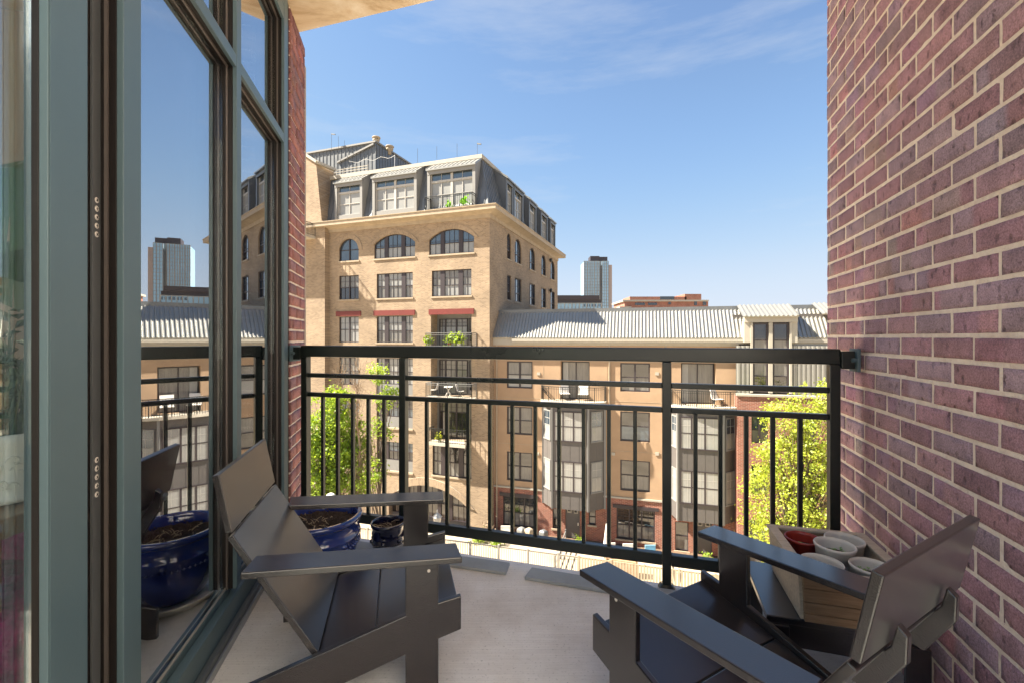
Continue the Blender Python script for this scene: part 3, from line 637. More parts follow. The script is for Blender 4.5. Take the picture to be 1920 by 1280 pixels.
for w, k in ((gw1, 3), (gw3, 3)): window(st, L, *w, cols=(1,) * k, rail=.45, panes='pane_dark', low='curtain', mull=.1, fw=.08, sill='limestone'); MB().pbox(L, w[0] - .25, w[1] + .25, -.06, .1, w[3] + .003, w[3] + .24).build('lintel', 'dark_frame', st)
window(st, L, *gwl, panes='curtain', low='pane_dark', mun=False, sill='limestone'); window(st, L, *gwr, panes='curtain', mun=False, sill='limestone'); window(st, L, *gw4, panes='pane_dark', low='curtain', mun=False, cols=(1,), sill='limestone')
for q in (gd, gd2):
    m = MB(); m.pbox(L, q[0], q[1], .12, .18, GZ, q[3]); do = m.build('front_door', 'grey_siding', st)
    m = MB(); c = (q[0] + q[1]) / 2
    for s in (-1, 1): m.pbox(L, c + s * .24 - .15, c + s * .24 + .15, .09, .13, q[3] - .42, q[3] - .12)
    m.build('door_lite', 'cream_trim', do, org=st['_o'])
    m = MB()
    for s in (-1, 1): m.pbox(L, c + s * .24 - .1, c + s * .24 + .1, .075, .1, q[3] - .37, q[3] - .17)
    m.build('lite_pane', 'pane_dark', do, org=st['_o'])
    MB().pbox(L, q[1] - .16, q[1] - .1, .06, .12, GZ + .95, GZ + 1.15).build('door_handle', 'screw', do, org=st['_o'])
for q in (d1, d2):
    m = MB(); m.pbox(L, q[0], q[1], .66, .72, zfA, zdt); m.build('recess_wall', 'grey_siding', st)
    window(st, L, q[0] + .06, q[1] - .05, zfA, zdt - .05, d=.58, cols=(1, 1), rail=0, panes='curtain', low='pane_dark', mun=False, mull=.06, name='patio_door')
    m = MB(); m.pbox(L, q[0] + .1, q[0] + .5, .5, .56, zfA + .02, zdt - .1); m.build('hanging_blind', 'blind', st)
for px in (932, 1143, 1248): MB().bar(L.P(L.a(px), -.06, GZ), L.P(L.a(px), -.06, zeave - .5), .09).build('downspout', 'limestone', st)
for px, py in ((1010, 700), (1150, 760), (1232, 700), (1150, 850), (1232, 850), (1008, 850)): MB().pbox(L, L.a(px) - .12, L.a(px) + .12, -.05, .02, L.z(px, py) - .1, L.z(px, py) + .1).build('wall_vent', 'cream_trim', st)
# bay windows carrying the curved balconies
def bay(px0, pxa, pxb, px1, ytop, yb, dp):
    a0, a1 = L.a(px0 + 3), L.a(px1 - 3); b0, b1 = L.a(pxa, -dp), L.a(pxb, -dp)
    zt, zb = zfA - .12, L.z((pxa + pxb) / 2, yb, -dp); fp = [(a0, 0), (b0, -dp), (b1, -dp), (a1, 0)]
    m = MB()
    for (p, q) in zip(fp, fp[1:]): m.quad([L.P(*p, zb), L.P(*q, zb), L.P(*q, zt), L.P(*p, zt)])
    m.quad([L.P(*p, zb) for p in fp][::-1]); m.quad([L.P(*p, zt) for p in fp])
    for (p, q) in zip(fp, fp[1:]):
        pp, qq = Vector(p), Vector(q); n = int((qq - pp).length / .55)
        for i in range(1, n):
            c = pp.lerp(qq, i / n); m.bar(L.P(c.x, c.y - .005, zb), L.P(c.x, c.y - .001, zt), .014)
    by = m.build('bay_window', 'grey_siding', st)
    m = MB()
    for c in fp: m.bar(L.P(c[0], c[1] - .01, zb - .02), L.P(c[0], c[1] - .01, zt), .13)
    m.build('corner_trim', 'grey_trim', by, org=st['_o'])
    for j, (z0, z1) in enumerate(((L.z(1075, 826, -dp), L.z(1075, 773, -dp)), (L.z(1075, 921, -dp), L.z(1075, 867, -dp)))):
        for i, (p, q) in enumerate(zip(fp, fp[1:])):
            A_, B_ = L.P(*p, 0), L.P(*q, 0); dr = (B_ - A_).normalized(); ln = (B_ - A_).length; inn = Vector((-dr.y, dr.x, 0))
            pl = Plane((A_.x, A_.y), dr[:2], inn[:2]); mg = .22 if i == 1 else max(.2, ln * .2)
            f = MB(); x0, x1 = mg, ln - mg
            f.pbox(pl, x0 - .07, x0, -.05, .03, z0, z1); f.pbox(pl, x1, x1 + .07, -.05, .03, z0, z1); f.pbox(pl, x0 - .07, x1 + .07, -.05, .03, z1 + .002, z1 + .08); f.pbox(pl, x0 - .1, x1 + .1, -.07, .03, z0 - .09, z0 - .002)
            zr = (z0 + z1) / 2; f.pbox(pl, x0, x1, -.035, .02, zr - .03, zr + .03)
            if i == 1:
                for k in (1, 2): c = x0 + (x1 - x0) * (.27 if k == 1 else .62); f.pbox(pl, c - .05, c + .05, -.04, .02, z0, z1)
            f.mi = 1
            zc = (zr + z1) / 2
            for k in range(1, 6 if i == 1 else 2): c = x0 + (x1 - x0) * k / (6 if i == 1 else 2); f.pbox(pl, c - .012, c + .012, -.027, .0, z0, z1)
            f.pbox(pl, x0, x1, -.028, 0, zc - .012, zc + .012)
            f.mi = 2; f.quad([pl.P(x0, -.02, z0), pl.P(x1, -.02, z0), pl.P(x1, -.02, zr), pl.P(x0, -.02, zr)])
            f.mi = 2 if (j + i) % 2 or i == 1 else 3; f.quad([pl.P(x0, -.02, zr), pl.P(x1, -.02, zr), pl.P(x1, -.02, z1), pl.P(x0, -.02, z1)])
            f.build('window', ['dark_frame' if i == 1 else 'grey_trim', 'white_frame', 'blind', 'pane_sky'], by, org=st['_o'])
    # balcony on top
    def curve(e):
        c = (a0 + a1) / 2; hw = (a1 - a0) / 2 + .12 + e; dd = dp + .3 + e
        return [(c + hw * math.sin(t), -.02 - dd * max(0, math.cos(t)) ** .55) for t in [(-1 + 2 * i / 12) * math.pi / 2 for i in range(13)]]
    cv = curve(0); m = MB(); m.prism([(p[0], p[1]) for p in cv], lambda p, k: L.P(p[0], p[1], zfA - .17 + .16 * (1 - k)))
    bl = m.build('balcony', 'concrete_pale', st)
    cv = curve(-.06); mm = MB()
    for hgt in (1.02, .88, .1):
        for p, q in zip(cv, cv[1:]): mm.bar(L.P(*p, zfA + hgt), L.P(*q, zfA + hgt), .045 if hgt > 1 else .025)
    for p, q in zip(cv, cv[1:]):
        k = max(1, round((Vector(q) - Vector(p)).length / .13))
        for i in range(k): c = Vector(p).lerp(Vector(q), i / k); mm.bar(L.P(c.x, c.y, zfA - .01), L.P(c.x, c.y, zfA + 1.02), .02)
    for i in (0, 3, 5, 7, 9, 12): mm.bar(L.P(*cv[i], zfA - .1), L.P(*cv[i], zfA + 1.02), .05)
    mm.build('railing', 'iron', bl, org=st['_o'])
bay(1015, 1035, 1103, 1137, 757, 955, .95); bay(1256, 1271, 1356.5, 1384, 768, 979, .95)

def corrugated(pl, a0, a1, d0, z0, d1, z1, pitch=.235, h=.065, skew=0):
    """trapezoid ribs running down the slope"""
    m = MB(); a = a0; nrm = Vector((0, 0, 1)) * (d1 - d0) - pl.I * (z1 - z0); nrm.normalize(); nrm = nrm if nrm.z > 0 else -nrm
    while a < a1 - .01:
        e = min(a1, a + pitch); w = e - a; ks = [(a, 0), (a + w * .52, 0), (a + w * .62, h), (a + w * .9, h), (e, 0)]
        for p, q in zip(ks, ks[1:]):
            up = lambda x, k: pl.P(x[0], d0 if k == 0 else d1, z0 if k == 0 else z1) + nrm * x[1]
            m.quad([up(p, 0), up(q, 0), up(q, 1), up(p, 1)])
            m.quad([up(q, 0), up(p, 0), pl.P(p[0], d0 + .02, z0 - .05), pl.P(q[0], d0 + .02, z0 - .05)])
        a = e
    return m
ze, zrid = zeave, L.z(1388, 581, 1.0)
ra1 = L.a(1397)
corrugated(L, .0, ra1, -.32, ze, 1.0, zrid).build('metal_roof', 'corrugated', st)
m = MB(); m.pbox(L, .0, L.a(1600), .98, 1.2, zrid - .1, zrid + .26); m.pbox(L, .0, L.a(1600), 1.2, 12, zrid - .3, zrid + .1); m.build('roof_flashing', 'zinc', st)
m = MB(); m.pbox(L, L.a(962), L.a(1407), -.42, -.26, ze - .27, ze - .075); m.pbox(L, L.a(962), L.a(1407), -.36, -.2, ze - .4, ze - .272); m.pbox(L, 0, lx1, -.2, .15, ze - .56, ze - .05); m.build('gutter', 'cream_trim', st)
MB().pbox(L, 0, lx1, 1.3, 12, GZ - .5, zrid - .3).build('inner_block', 'stucco', st)

# ------------------------------------------------------------------ red brick townhouse to the right
bt_ = thing('brick_townhouse', 'red brick townhouse with corrugated cladding and a tall dormer, next to the stucco building', 'building', tuple(L.P(18, 3, GZ)))
Bd = -.95; bx0, bx1 = L.a(1382, Bd), L.a(1640, Bd); zcap = L.z(1450, 741, Bd)
bw = [(L.a(1409, Bd), L.a(1441, Bd), L.z(1425, 831, Bd), L.z(1425, 781, Bd)), (L.a(1500, Bd), L.a(1532, Bd), L.z(1425, 831, Bd), L.z(1425, 781, Bd)), (L.a(1409, Bd), L.a(1441, Bd), L.z(1425, 925, Bd), L.z(1425, 872, Bd)), (L.a(1500, Bd), L.a(1532, Bd), L.z(1425, 925, Bd), L.z(1425, 872, Bd)), (L.a(1405, Bd), L.a(1440, Bd), GZ, L.z(1425, 975, Bd))]
LB = Plane(L.P(0, Bd, 0), L.A, L.I)
m = MB(); wall_with_openings(m, LB, bx0, bx1, GZ - .5, zcap - .08, bw, rev=.15); m.quad([LB.P(bx0, 0, GZ), LB.P(bx0, 1, GZ), LB.P(bx0, 1, zcap - .08), LB.P(bx0, 0, zcap - .08)], [(0, GZ), (1, GZ), (1, zcap), (0, zcap)]); m.build('brick_wall', 'red_brick', bt_)
for w in bw[:4]: window(bt_, LB, *w, panes='pane_sky', low='curtain', cols=(1, 1), mull=.1, mun=False)
MB().pbox(LB, *bw[4][:2], .1, .15, *bw[4][2:]).build('front_door', 'grey_siding', bt_)
MB().pbox(LB, bx0 - .05, bx1, -.08, .4, zcap - .08, zcap + .05).build('wall_cap', 'cream_trim', bt_)
dx0, dx1 = LB.a(1407, .3), LB.a(1484, .3); zdb = LB.z(1440, 736, .3)
def ribwall(a0, a1, z0, z1, d):
    m = MB(); a = a0
    while a < a1 - .01:
        e = min(a1, a + .26); w = e - a
        for (p, dp0), (q, dq) in zip([(a, 0), (a + w * .3, 0), (a + w * .45, -.07), (a + w * .85, -.07), (e, 0)], [(a + w * .3, 0), (a + w * .45, -.07), (a + w * .85, -.07), (e, 0)]):
            m.quad([LB.P(p, d + dp0, z0), LB.P(q, d + dq, z0), LB.P(q, d + dq, z1), LB.P(p, d + dp0, z1)])
        a = e
    return m
ribwall(bx0, dx0, zcap + .05, ze - .5, .35).build('cladding', 'corrugated', bt_); ribwall(dx1, bx1, zcap + .05, ze - .5, .35).build('cladding', 'corrugated', bt_)
dz1 = LB.z(1440, 593, .2)
dm = MB(); px = [(1407, 1411), (1441, 1448), (1480, 1484)]
for p, q in px: dm.pbox(LB, LB.a(p, .3), LB.a(q, .3), .2, .4, zdb, dz1 - .4)
dm.pbox(LB, LB.a(1395, .3), LB.a(1407, .3) - .002, .25, .9, ze - .3, dz1 - .3); dm.pbox(LB, LB.a(1484, .3) + .002, LB.a(1495, .3), .25, .9, ze - .3, dz1 - .3)
dm.pbox(LB, LB.a(1395, .3), LB.a(1495, .3), .16, .5, dz1 - .38, dz1 - .05)
dr = dm.build('dormer', 'cream_trim', bt_)
for p, q in ((1411, 1441), (1448, 1480)):
    window(bt_, LB, LB.a(p, .3) + .02, LB.a(q, .3) - .02, zdb + .02, (zdb + dz1) / 2 - .3, d=.36, panes='curtain', low='pane_dark', mun=False, fw=.1)
    window(bt_, LB, LB.a(p, .3) + .02, LB.a(q, .3) - .02, (zdb + dz1) / 2 - .18, dz1 - .42, d=.36, panes='pane_dark', low='curtain', mun=False, fw=.1)
corrugated(LB, LB.a(1392, .1), LB.a(1497, .1), -.05, dz1 - .02, 1.95, zrid + .3, pitch=.26).build('dormer_roof', 'corrugated', dr, org=bt_['_o'])
corrugated(LB, LB.a(1490, .1), bx1, .55, ze, 1.95, zrid - .02).build('metal_roof', 'corrugated', bt_)
corrugated(LB, LB.a(1541, .1), bx1, .1, dz1 + .1, 1.95, zrid + .35, pitch=.26).build('dormer_roof', 'corrugated', bt_)
m = MB(); m.pbox(LB, LB.a(1484, .4), bx1, .5, .68, ze - .3, ze - .08); m.pbox(LB, LB.a(1484, .4), bx1, .6, .95, ze - .55, ze - .05); m.build('gutter', 'cream_trim', bt_)
MB().pbox(LB, bx0, bx1, 1.5, 8, GZ - .5, zrid - .35).build('inner_block', 'grey_siding', bt_)

# ------------------------------------------------------------------ far skyline
def farbox(mb, px0, px1, py0, pyb, Y, dep, skew=0):
    x0, x1 = (px0 - 960) / F * Y, (px1 - 960) / F * Y; z = H + (CY - py0) / F * Y; zb = H + (CY - pyb) / F * Y
    mb.box(x0, x1, Y + skew, Y + dep, zb, z); return x0, x1, z, zb
YT = 420
tw = thing('glass_tower', 'slender pale glass high-rise tower far behind the low roof', 'tower', ((1115 - 960) / F * YT, YT + 10, GZ))
m = MB(); x0, x1, z1, zb = farbox(m, 1095, 1124, 491, 600, YT, 20); zb = GZ; m.build('west_shaft', 'tower_glass', tw)
def curtainwall(x0, x1, z0, z1, Y, cols, rows, fin, par, glass, mull):
    m = MB(); m.quad([(x0, Y - .15, z0), (x1, Y - .15, z0), (x1, Y - .15, z1), (x0, Y - .15, z1)]); m.build('curtain_wall', glass, par)
    m = MB()
    for i in range(cols + 1): x = x0 + (x1 - x0) * i / cols; ww = fin if i % 2 else fin * 2.2; m.box(x - ww, x + ww, Y - .6, Y - .15, z0, z1)
    for k in range(rows + 1): z = z0 + (z1 - z0) * k / rows; m.box(x0, x1, Y - .4, Y - .16, z - .12, z + .12)
    m.build('mullion_grid', mull, par)
zt2 = H + (CY - 490) / F * YT
curtainwall(x0, x1, H + 4, zt2, YT, 9, 24, .16, tw, 'tower_glass', 'grey_trim')
m = MB(); xa, xb, z2, _ = farbox(m, 1124.5, 1128.5, 490, 600, YT + 3, 20); m.build('core_wall', 'grey_trim', tw)
m = MB(); xa, xb, z2, _ = farbox(m, 1129, 1141, 490, 634, YT + 1, 20); m.build('east_shaft', 'tower_glass', tw)
curtainwall(xa, xb, H + 4, z2, YT + 1, 3, 24, .1, tw, 'tower_glass', 'grey_trim')
m = MB(); farbox(m, 1141, 1147.5, 497, 634, YT + 6, 20); m.build('end_wall', 'tower_end', tw)
m = MB(); farbox(m, 1107, 1124, 480.5, 492, YT + 4, 12); farbox(m, 1124, 1139, 482, 491, YT + 5, 12); m.build('crown', 'dark_frame', tw)
YO = 150
ob = thing('office_building', 'low dark grey office block with a glass band in front of the tower', 'building', ((1080 - 960) / F * YO, YO + 4, GZ))
m = MB(); farbox(m, 960, 1125, 569, 650, YO, 24); m.build('walls', 'grey_siding', ob); m = MB(); farbox(m, 958, 1124, 554, 562, YO - .4, 26); farbox(m, 960, 1127, 562, 569, YO, 24); m.build('roof_band', 'dark_frame', ob)
xx0, xx1 = (962 - 960) / F * YO, (1127 - 960) / F * YO; curtainwall(xx0, xx1, H - 1, H + (CY - 569) / F * YO, YO - .2, 24, 2, .05, ob, 'tower_glass', 'grey_trim')
m = MB()
for i in range(7): xq = (1094 + i * 5) ; xq = (xq - 960) / F * YO; m.box(xq, xq + .55, YO - .5, YO - .3, H + 9.4 + .5, H + 10.2 + .5)
m.build('clerestory_window', 'pane_sky', ob)
YB = 190
bb = thing('brick_building', 'orange brick block with setback top storey far beyond the metal roof', 'building', ((1240 - 960) / F * YB, YB + 4, GZ))
m = MB(); farbox(m, 1171, 1328, 564, 650, YB, 20); m.build('walls', 'red_brick', bb)
m = MB(); farbox(m, 1181, 1287, 556.5, 564, YB + 3, 12); farbox(m, 1284, 1315, 551.5, 563, YB + 3, 12); m.build('top_storey', 'red_brick', bb)
m = MB(); farbox(m, 1168, 1329, 562.5, 565.5, YB - .6, 21); farbox(m, 1162, 1184, 575, 577.5, YB - .8, 6); m.build('parapet', 'cream_trim', bb)
m = MB()
for p, q, y, y2 in ((1191, 1209, 568, 572.5), (1215, 1232, 568, 572.5), (1253, 1258, 567, 571), (1302, 1307, 564.5, 573), (1318, 1324, 564.5, 573), (1238, 1264, 556, 562)): farbox(m, p, q, y, y2, YB - .15, .4) if y > 560 else farbox(m, p, q, y, y2, YB + 2.8, .4)
m.build('window', 'pane_dark', bb)

# ------------------------------------------------------------------ courtyard: fence, trees, lamps, patio things
def ground_pt(px, py, z=GZ):
    Y = (H - z) * F / (py - CY); return Vector(((px - 960) / F * Y, Y, z))
FN = yawplane(1083, 27.4, 16)
def picket(px0, px1, name, label, mt, h=1.35, w=.07, sp=.15):
    a0, a1 = FN.a(px0), FN.a(px1); o = thing(name, label, 'fence', tuple(FN.P((a0 + a1) / 2, 0, GZ)))
    m = MB(); a = a0
    while a < a1: m.pbox(FN, a, a + w, -.02, .02, GZ + .08, GZ + h); a += sp
    m.build('pickets', mt, o)
    m = MB(); m.pbox(FN, a0, a1, .022, .07, GZ + .2, GZ + .28); m.pbox(FN, a0, a1, .022, .07, GZ + h - .12, GZ + h - .04); m.build('rail', mt, o)
    a = a0
    while a <= a1 + .1: MB().pbox(FN, a - .05, a + .05, -.03, .08, GZ, GZ + h + .06).build('post', mt, o); a += 1.9
picket(560, 1083, 'iron_fence', 'long low picket fence of thin grey bars at the left of the courtyard', 'cream_trim', w=.03, sp=.12)
picket(1085, 1560, 'picket_fence', 'cream board picket fence at the right of the courtyard', 'wood_fence', w=.12, sp=.17)
for i, px in enumerate((1040, 1250)):
    # short return fences running to the building
    a = FN.a(px); o = thing('garden_gate', ('grey rail fence panel closing off the left patio', 'pale rail fence panel closing off the right patio')[i], 'fence panel', tuple(FN.P(a, 2, GZ)))
    m = MB()
    for z in (.25, .6, 1.0): m.bar(FN.P(a, .1, GZ + z), FN.P(a, 4.2, GZ + z), .05)
    m.build('rail', 'light_iron', o); m = MB()
    for d in (.15, 2.1, 4.1): m.bar(FN.P(a, d, GZ), FN.P(a, d, GZ + 1.15), .08)
    m.build('post', 'light_iron', o)
# planting strip at the foot of the facade
m = MB(); m.quad([L.P(-12, -1.6, GZ + .004), L.P(24, -1.6, GZ + .004), L.P(24, .0, GZ + .004), L.P(-12, 0, GZ + .004)]); pb = m.build('planting_bed', 'mulch'); pb['kind'] = 'structure'

def leaves(mb, pts, size, rnd, flat=.0):
    for c in pts:
        s_ = size * rnd.uniform(.6, 1.3); n = Vector((rnd.gauss(0, 1), rnd.gauss(0, 1), rnd.gauss(0, 1) + flat)).normalized()
        t = n.orthogonal().normalized(); b = n.cross(t); th = rnd.uniform(0, 6.3); x = t * math.cos(th) + b * math.sin(th); y = n.cross(x)
        mb.quad([c - x * s_ * .5, c + y * s_ * .34 - x * s_ * .1, c + x * s_ * .55, c - y * s_ * .34 + x * s_ * .05])
def tree(name, label, base, height, blobs, nleaf, size, lm, seed, bark='bark', trunk_r=.14):
    rnd = random.Random(seed); o = thing(name, label, 'tree', tuple(base)); base = Vector(base)
    t = MB(); top = base + Vector((rnd.uniform(-.3, .3), rnd.uniform(-.3, .3), height * .82))
    sp = [base.lerp(top, k / 6) + Vector((rnd.uniform(-.12, .12), rnd.uniform(-.12, .12), 0)) * (k > 0) for k in range(7)]
    t.tube(sp, [trunk_r * (1 - .13 * k) for k in range(7)], 8)
    clumps = []
    for (c, r) in blobs:
        c = Vector(c)
        for _ in range(int(26 * r * r) + 6):
            d = Vector((rnd.gauss(0, 1), rnd.gauss(0, 1), rnd.gauss(0, 1))).normalized() * r * rnd.uniform(.25, 1.0) ** .6
            clumps.append((c + d, rnd.uniform(.25, .62)))
    for c, r in clumps[::3]:
        k = min(5, max(1, int((c.z - base.z) / height * 6 - rnd.uniform(.5, 1.6)))); s0 = sp[k]; mid = s0.lerp(c, .5) + Vector((rnd.uniform(-.2, .2), rnd.uniform(-.2, .2), rnd.uniform(-.1, .3)))
        t.tube([s0, mid, c], [.035, .022, .008], 4)
    t.build('trunk', bark, o)
    l = MB(); per = max(1, nleaf // max(1, len(clumps)))
    for c, r in clumps:
        if rnd.random() < .12: continue
        pts = [c + Vector((rnd.gauss(0, .5) * r, rnd.gauss(0, .5) * r, rnd.gauss(0, .36) * r)) for _ in range(int(per * rnd.uniform(.5, 1.6)))]
        leaves(l, pts, size, rnd, .6)
    l.build('crown', lm, o); return o
def px3(px, py, Y): return Vector(((px - 960) / F * Y, Y, H + (CY - py) / F * Y))
Yt = 23.5
tree('maple_tree', 'full maple tree with fresh yellow-green leaves in front of the red brick townhouse', (px3(1500, 700, Yt).x, Yt, GZ), 12.4,
     [(px3(1515, 745, Yt), 1.0), (px3(1478, 790, Yt), 1.2), (px3(1545, 810, Yt), 1.7), (px3(1450, 850, Yt), 1.0), (px3(1500, 870, Yt), 1.9), (px3(1465, 935, Yt), 1.9), (px3(1540, 950, Yt), 2.2), (px3(1450, 1000, Yt), 1.4), (px3(1510, 1030, Yt), 1.9), (px3(1590, 880, Yt), 2.0), (px3(1424, 905, Yt), .7)], 26000, .135, 'spring_leaf', 3)
Yl = 28
tree('maple_tree', 'round bright green tree left of the bare tree, before the tan brick wall', (px3(610, 700, Yl).x, Yl, GZ), 11.5,
     [(px3(600, 800, Yl), 1.3), (px3(585, 850, Yl), 1.6), (px3(632, 850, Yl), 1.6), (px3(605, 900, Yl), 1.6), (px3(655, 895, Yl), 1.5), (px3(618, 750, Yl), 1.0), (px3(648, 800, Yl), 1.2), (px3(560, 820, Yl), 1.5), (px3(668, 850, Yl), 1.0), (px3(655, 745, Yl), .5)], 24000, .16, 'green_leaf', 5)
tree('maple_tree', 'thin young tree with sparse green sprays just right of the bare tree', (px3(712, 700, Yl - 1).x, Yl - 1, GZ), 11.5,
     [(px3(706, 700, Yl - 1), .7), (px3(722, 745, Yl - 1), .7), (px3(700, 800, Yl - 1), .6), (px3(722, 812, Yl - 1), .4), (px3(706, 880, Yl - 1), .6), (px3(690, 900, Yl - 1), .5), (px3(735, 735, Yl - 1), .4)], 2600, .14, 'green_leaf', 8, 'bark', .09)
# bare tree
def bare(label, px, Y, ztop, seed):
    rnd = random.Random(seed); b = px3(px, 700, Y); o = thing('bare_tree', label, 'tree', (b.x, Y, GZ)); t = MB(); H_ = ztop - GZ
    tr = [Vector((b.x + .12 * math.sin(k * 1.7), Y, GZ + H_ * k / 8)) for k in range(9)]; t.tube(tr, [.12 * (1 - .1 * k) for k in range(9)], 7); t.build('trunk', 'bark_pale', o)
    t = MB()
    for i in range(110):
        f = rnd.uniform(.18, .98); k = int(f * 8); s0 = tr[k].lerp(tr[min(8, k + 1)], f * 8 - k); az = rnd.uniform(0, 6.28); ln = rnd.uniform(.5, 1.9) * (1.15 - f * .5)
        d = Vector((math.cos(az) * .55, math.sin(az) * .55, rnd.uniform(.7, 1.2))).normalized(); p1 = s0 + d * ln * .5 + Vector((rnd.gauss(0, .06), 0, 0)); p2 = s0 + d * ln + Vector((rnd.gauss(0, .12), rnd.gauss(0, .12), rnd.uniform(0, .2)))
        t.tube([s0, p1, p2], [.022, .014, .006], 4)
        for _ in range(3):
            e = p1.lerp(p2, rnd.random()); t.tube([e, e + Vector((rnd.gauss(0, .25), rnd.gauss(0, .25), rnd.uniform(.1, .5)))], [.01, .005], 3)
    t.build('twigs', 'bark_pale', o)
bare('leafless upright tree with pale twigs between the two green trees', 672, 27.4, px3(0, 690, 27.4).z, 4)
bare('small leafless tree whose whitish twigs stick up above the green crown', 640, 29.5, px3(0, 683, 29.5).z, 9)
# low shrubs by the street corner
rnd = random.Random(11)
for i, (px, py, r) in enumerate(((915, 985, .7), (897, 975, .55), (930, 1000, .5))):
    c = ground_pt(px, 1010 + i * 6); o = thing('shrub', ('dry brown shrub at the foot of the brick corner', 'small pale shrub left of the brown shrub by the corner', 'low shrub beside the stucco building\'s first window')[i], 'shrub', tuple(c))
    m = MB(); leaves(m, [c + Vector((rnd.gauss(0, .4) * r, rnd.gauss(0, .4) * r, abs(rnd.gauss(.35, .3)) * r * 1.6)) for _ in range(420)], .12, rnd); m.build('leaves', 'bark_pale' if i == 0 else 'green_leaf', o)
    m = MB()
    for k in range(5): m.tube([c, c + Vector((rnd.gauss(0, .3), rnd.gauss(0, .3), r * 1.2))], [.02, .008], 4)
    m.build('stems', 'bark', o)
# street lamps
def lamp(px, py, Y, kind, label):
    p = px3(px, py, Y); o = thing('street_lamp', label, 'lamp', (p.x, Y, GZ)); m = MB(); m.lathe([(.14, 0), (.14, .25), (.07, .4), (.05, .6), (.045, p.z - GZ - .35), (.09, p.z - GZ - .3), (.09, p.z - GZ - .22)], (p.x, Y, GZ), 12); m.build('pole', 'iron', o, smooth=True)
    m = MB()
    if kind == 'globe': m.lathe([(.001 + .3 * math.sin(math.pi * k / 10), -.3 * math.cos(math.pi * k / 10)) for k in range(11)], p, 20); m.build('globe', 'white_ceramic', o, smooth=True)
    else:
        m.lathe([(.10, -.22), (.2, -.18), (.24, .12)], p, 8); m.build('lantern_glass', 'blind', o); m = MB(); m.lathe([(.3, .12), (.28, .16), (.05, .38), (.03, .42), (.05, .46), (0, .6)], p, 8); m.build('lantern_cap', 'white_frame', o)
lamp(620, 933, 26, 'globe', 'white globe street lamp below the round green tree'); lamp(820, 972, 27, 'lantern', 'white lantern street lamp in front of the big brick arch')
# patio furniture
def pbox_thing(name, label, cat, c, sz, mt, legs=True, group=None, extra=None):
    o = thing(name, label, cat, tuple(c), group=group); x, y, z = sz; m = MB(); m.box(c[0] - x / 2, c[0] + x / 2, c[1] - y / 2, c[1] + y / 2, c[2] + z * .45, c[2] + z * .55); m.build('seat', mt, o, bevel=.01)
    m = MB(); m.box(c[0] - x / 2, c[0] + x / 2, c[1] + y / 2 - .06, c[1] + y / 2, c[2] + z * .55, c[2] + z); m.build('backrest', mt, o, bevel=.01)
    for sx in (-1, 1):
        for sy in (-1, 1): m = MB(); m.bar((c[0] + sx * (x / 2 - .04), c[1] + sy * (y / 2 - .04), c[2]), (c[0] + sx * (x / 2 - .04), c[1] + sy * (y / 2 - .04), c[2] + z * .45), .04); m.build('leg', 'light_iron', o)
    return o
gp = lambda px, d: FN.P(FN.a(px, d), d, GZ)
for i, (px, d, mt, lb) in enumerate(((948, 3.9, 'white_plastic', 'white patio chair under the leftmost ground floor window'), (1222, 3.6, 'blue_chair', 'pale blue armchair under the right ground floor window'), (1180, 3.4, 'white_plastic', 'white patio chair left of the blue armchair'), (1146, 3.2, 'white_plastic', 'white patio chair near the closed umbrella'))):
    if mt == 'blue_chair' and mt not in MT: mat('blue_chair', (.22, .40, .50), .6)
    pbox_thing('patio_chair', lb, 'chair', gp(px, d), (.7, .7, .85), mt)
for i, (px, lb) in enumerate(((978, 'grey covered grill left of the entrance door'), (992, 'pale covered grill next to the other covered grill'), (1019, 'dark bagged cover bundle beside the brick pier'))):
    c = gp(px, 3.9); m = MB(); m.lathe([(.34, 0), (.32, .35), (.36, .8), (.34, .92), (.2, 1.0), (0, 1.02)], c, 4)
    for v in m.v: v.x += .06 * noise.noise(v * 5); v.y += .06 * noise.noise(v * 5 + Vector((3, 1, 2)))
    tag(m.build('grill_cover', ('light_iron', 'limestone', 'zinc')[i], bevel=.06, org=c), lb, 'grill cover')
c = gp(1134, 3.0); o = thing('patio_umbrella', 'closed white patio umbrella leaning by the brick wall', 'umbrella', tuple(c)); m = MB(); m.bar(c, c + Vector((.15, .2, 2.3)), .05); m.build('pole', 'iron', o)
m = MB(); m.tube([c + Vector((.05, .07, .75)), c + Vector((.08, .1, 1.1)), c + Vector((.15, .2, 2.25))], [.16, .12, .03], 9); m.build('canopy', 'white_plastic', o)
c = gp(1165, .9); o = thing('wooden_planter', 'orange brown wooden planter box behind the cream fence', 'planter', tuple(c)); m = MB()
for k in range(4): m.pbox(Plane((c.x, c.y), FN.A[:2], FN.I[:2]), -.95, .95, 0, .6, GZ + .12 + k * .22, GZ + .32 + k * .22)
m.build('boards', 'crate_wood', o, bevel=.01); m = MB()
for sx in (-.9, .86):
    for d in (.03, .53): m.pbox(Plane((c.x, c.y), FN.A[:2], FN.I[:2]), sx, sx + .06, d - .05, d + .05, GZ, GZ + 1.1)
m.build('posts', 'crate_wood', o); m = MB(); leaves(m, [c + Vector((rnd.uniform(-.8, .8), .3, 1.1 + rnd.uniform(0, .25))) for _ in range(260)], .12, rnd); m.build('flowers', 'green_leaf', o)
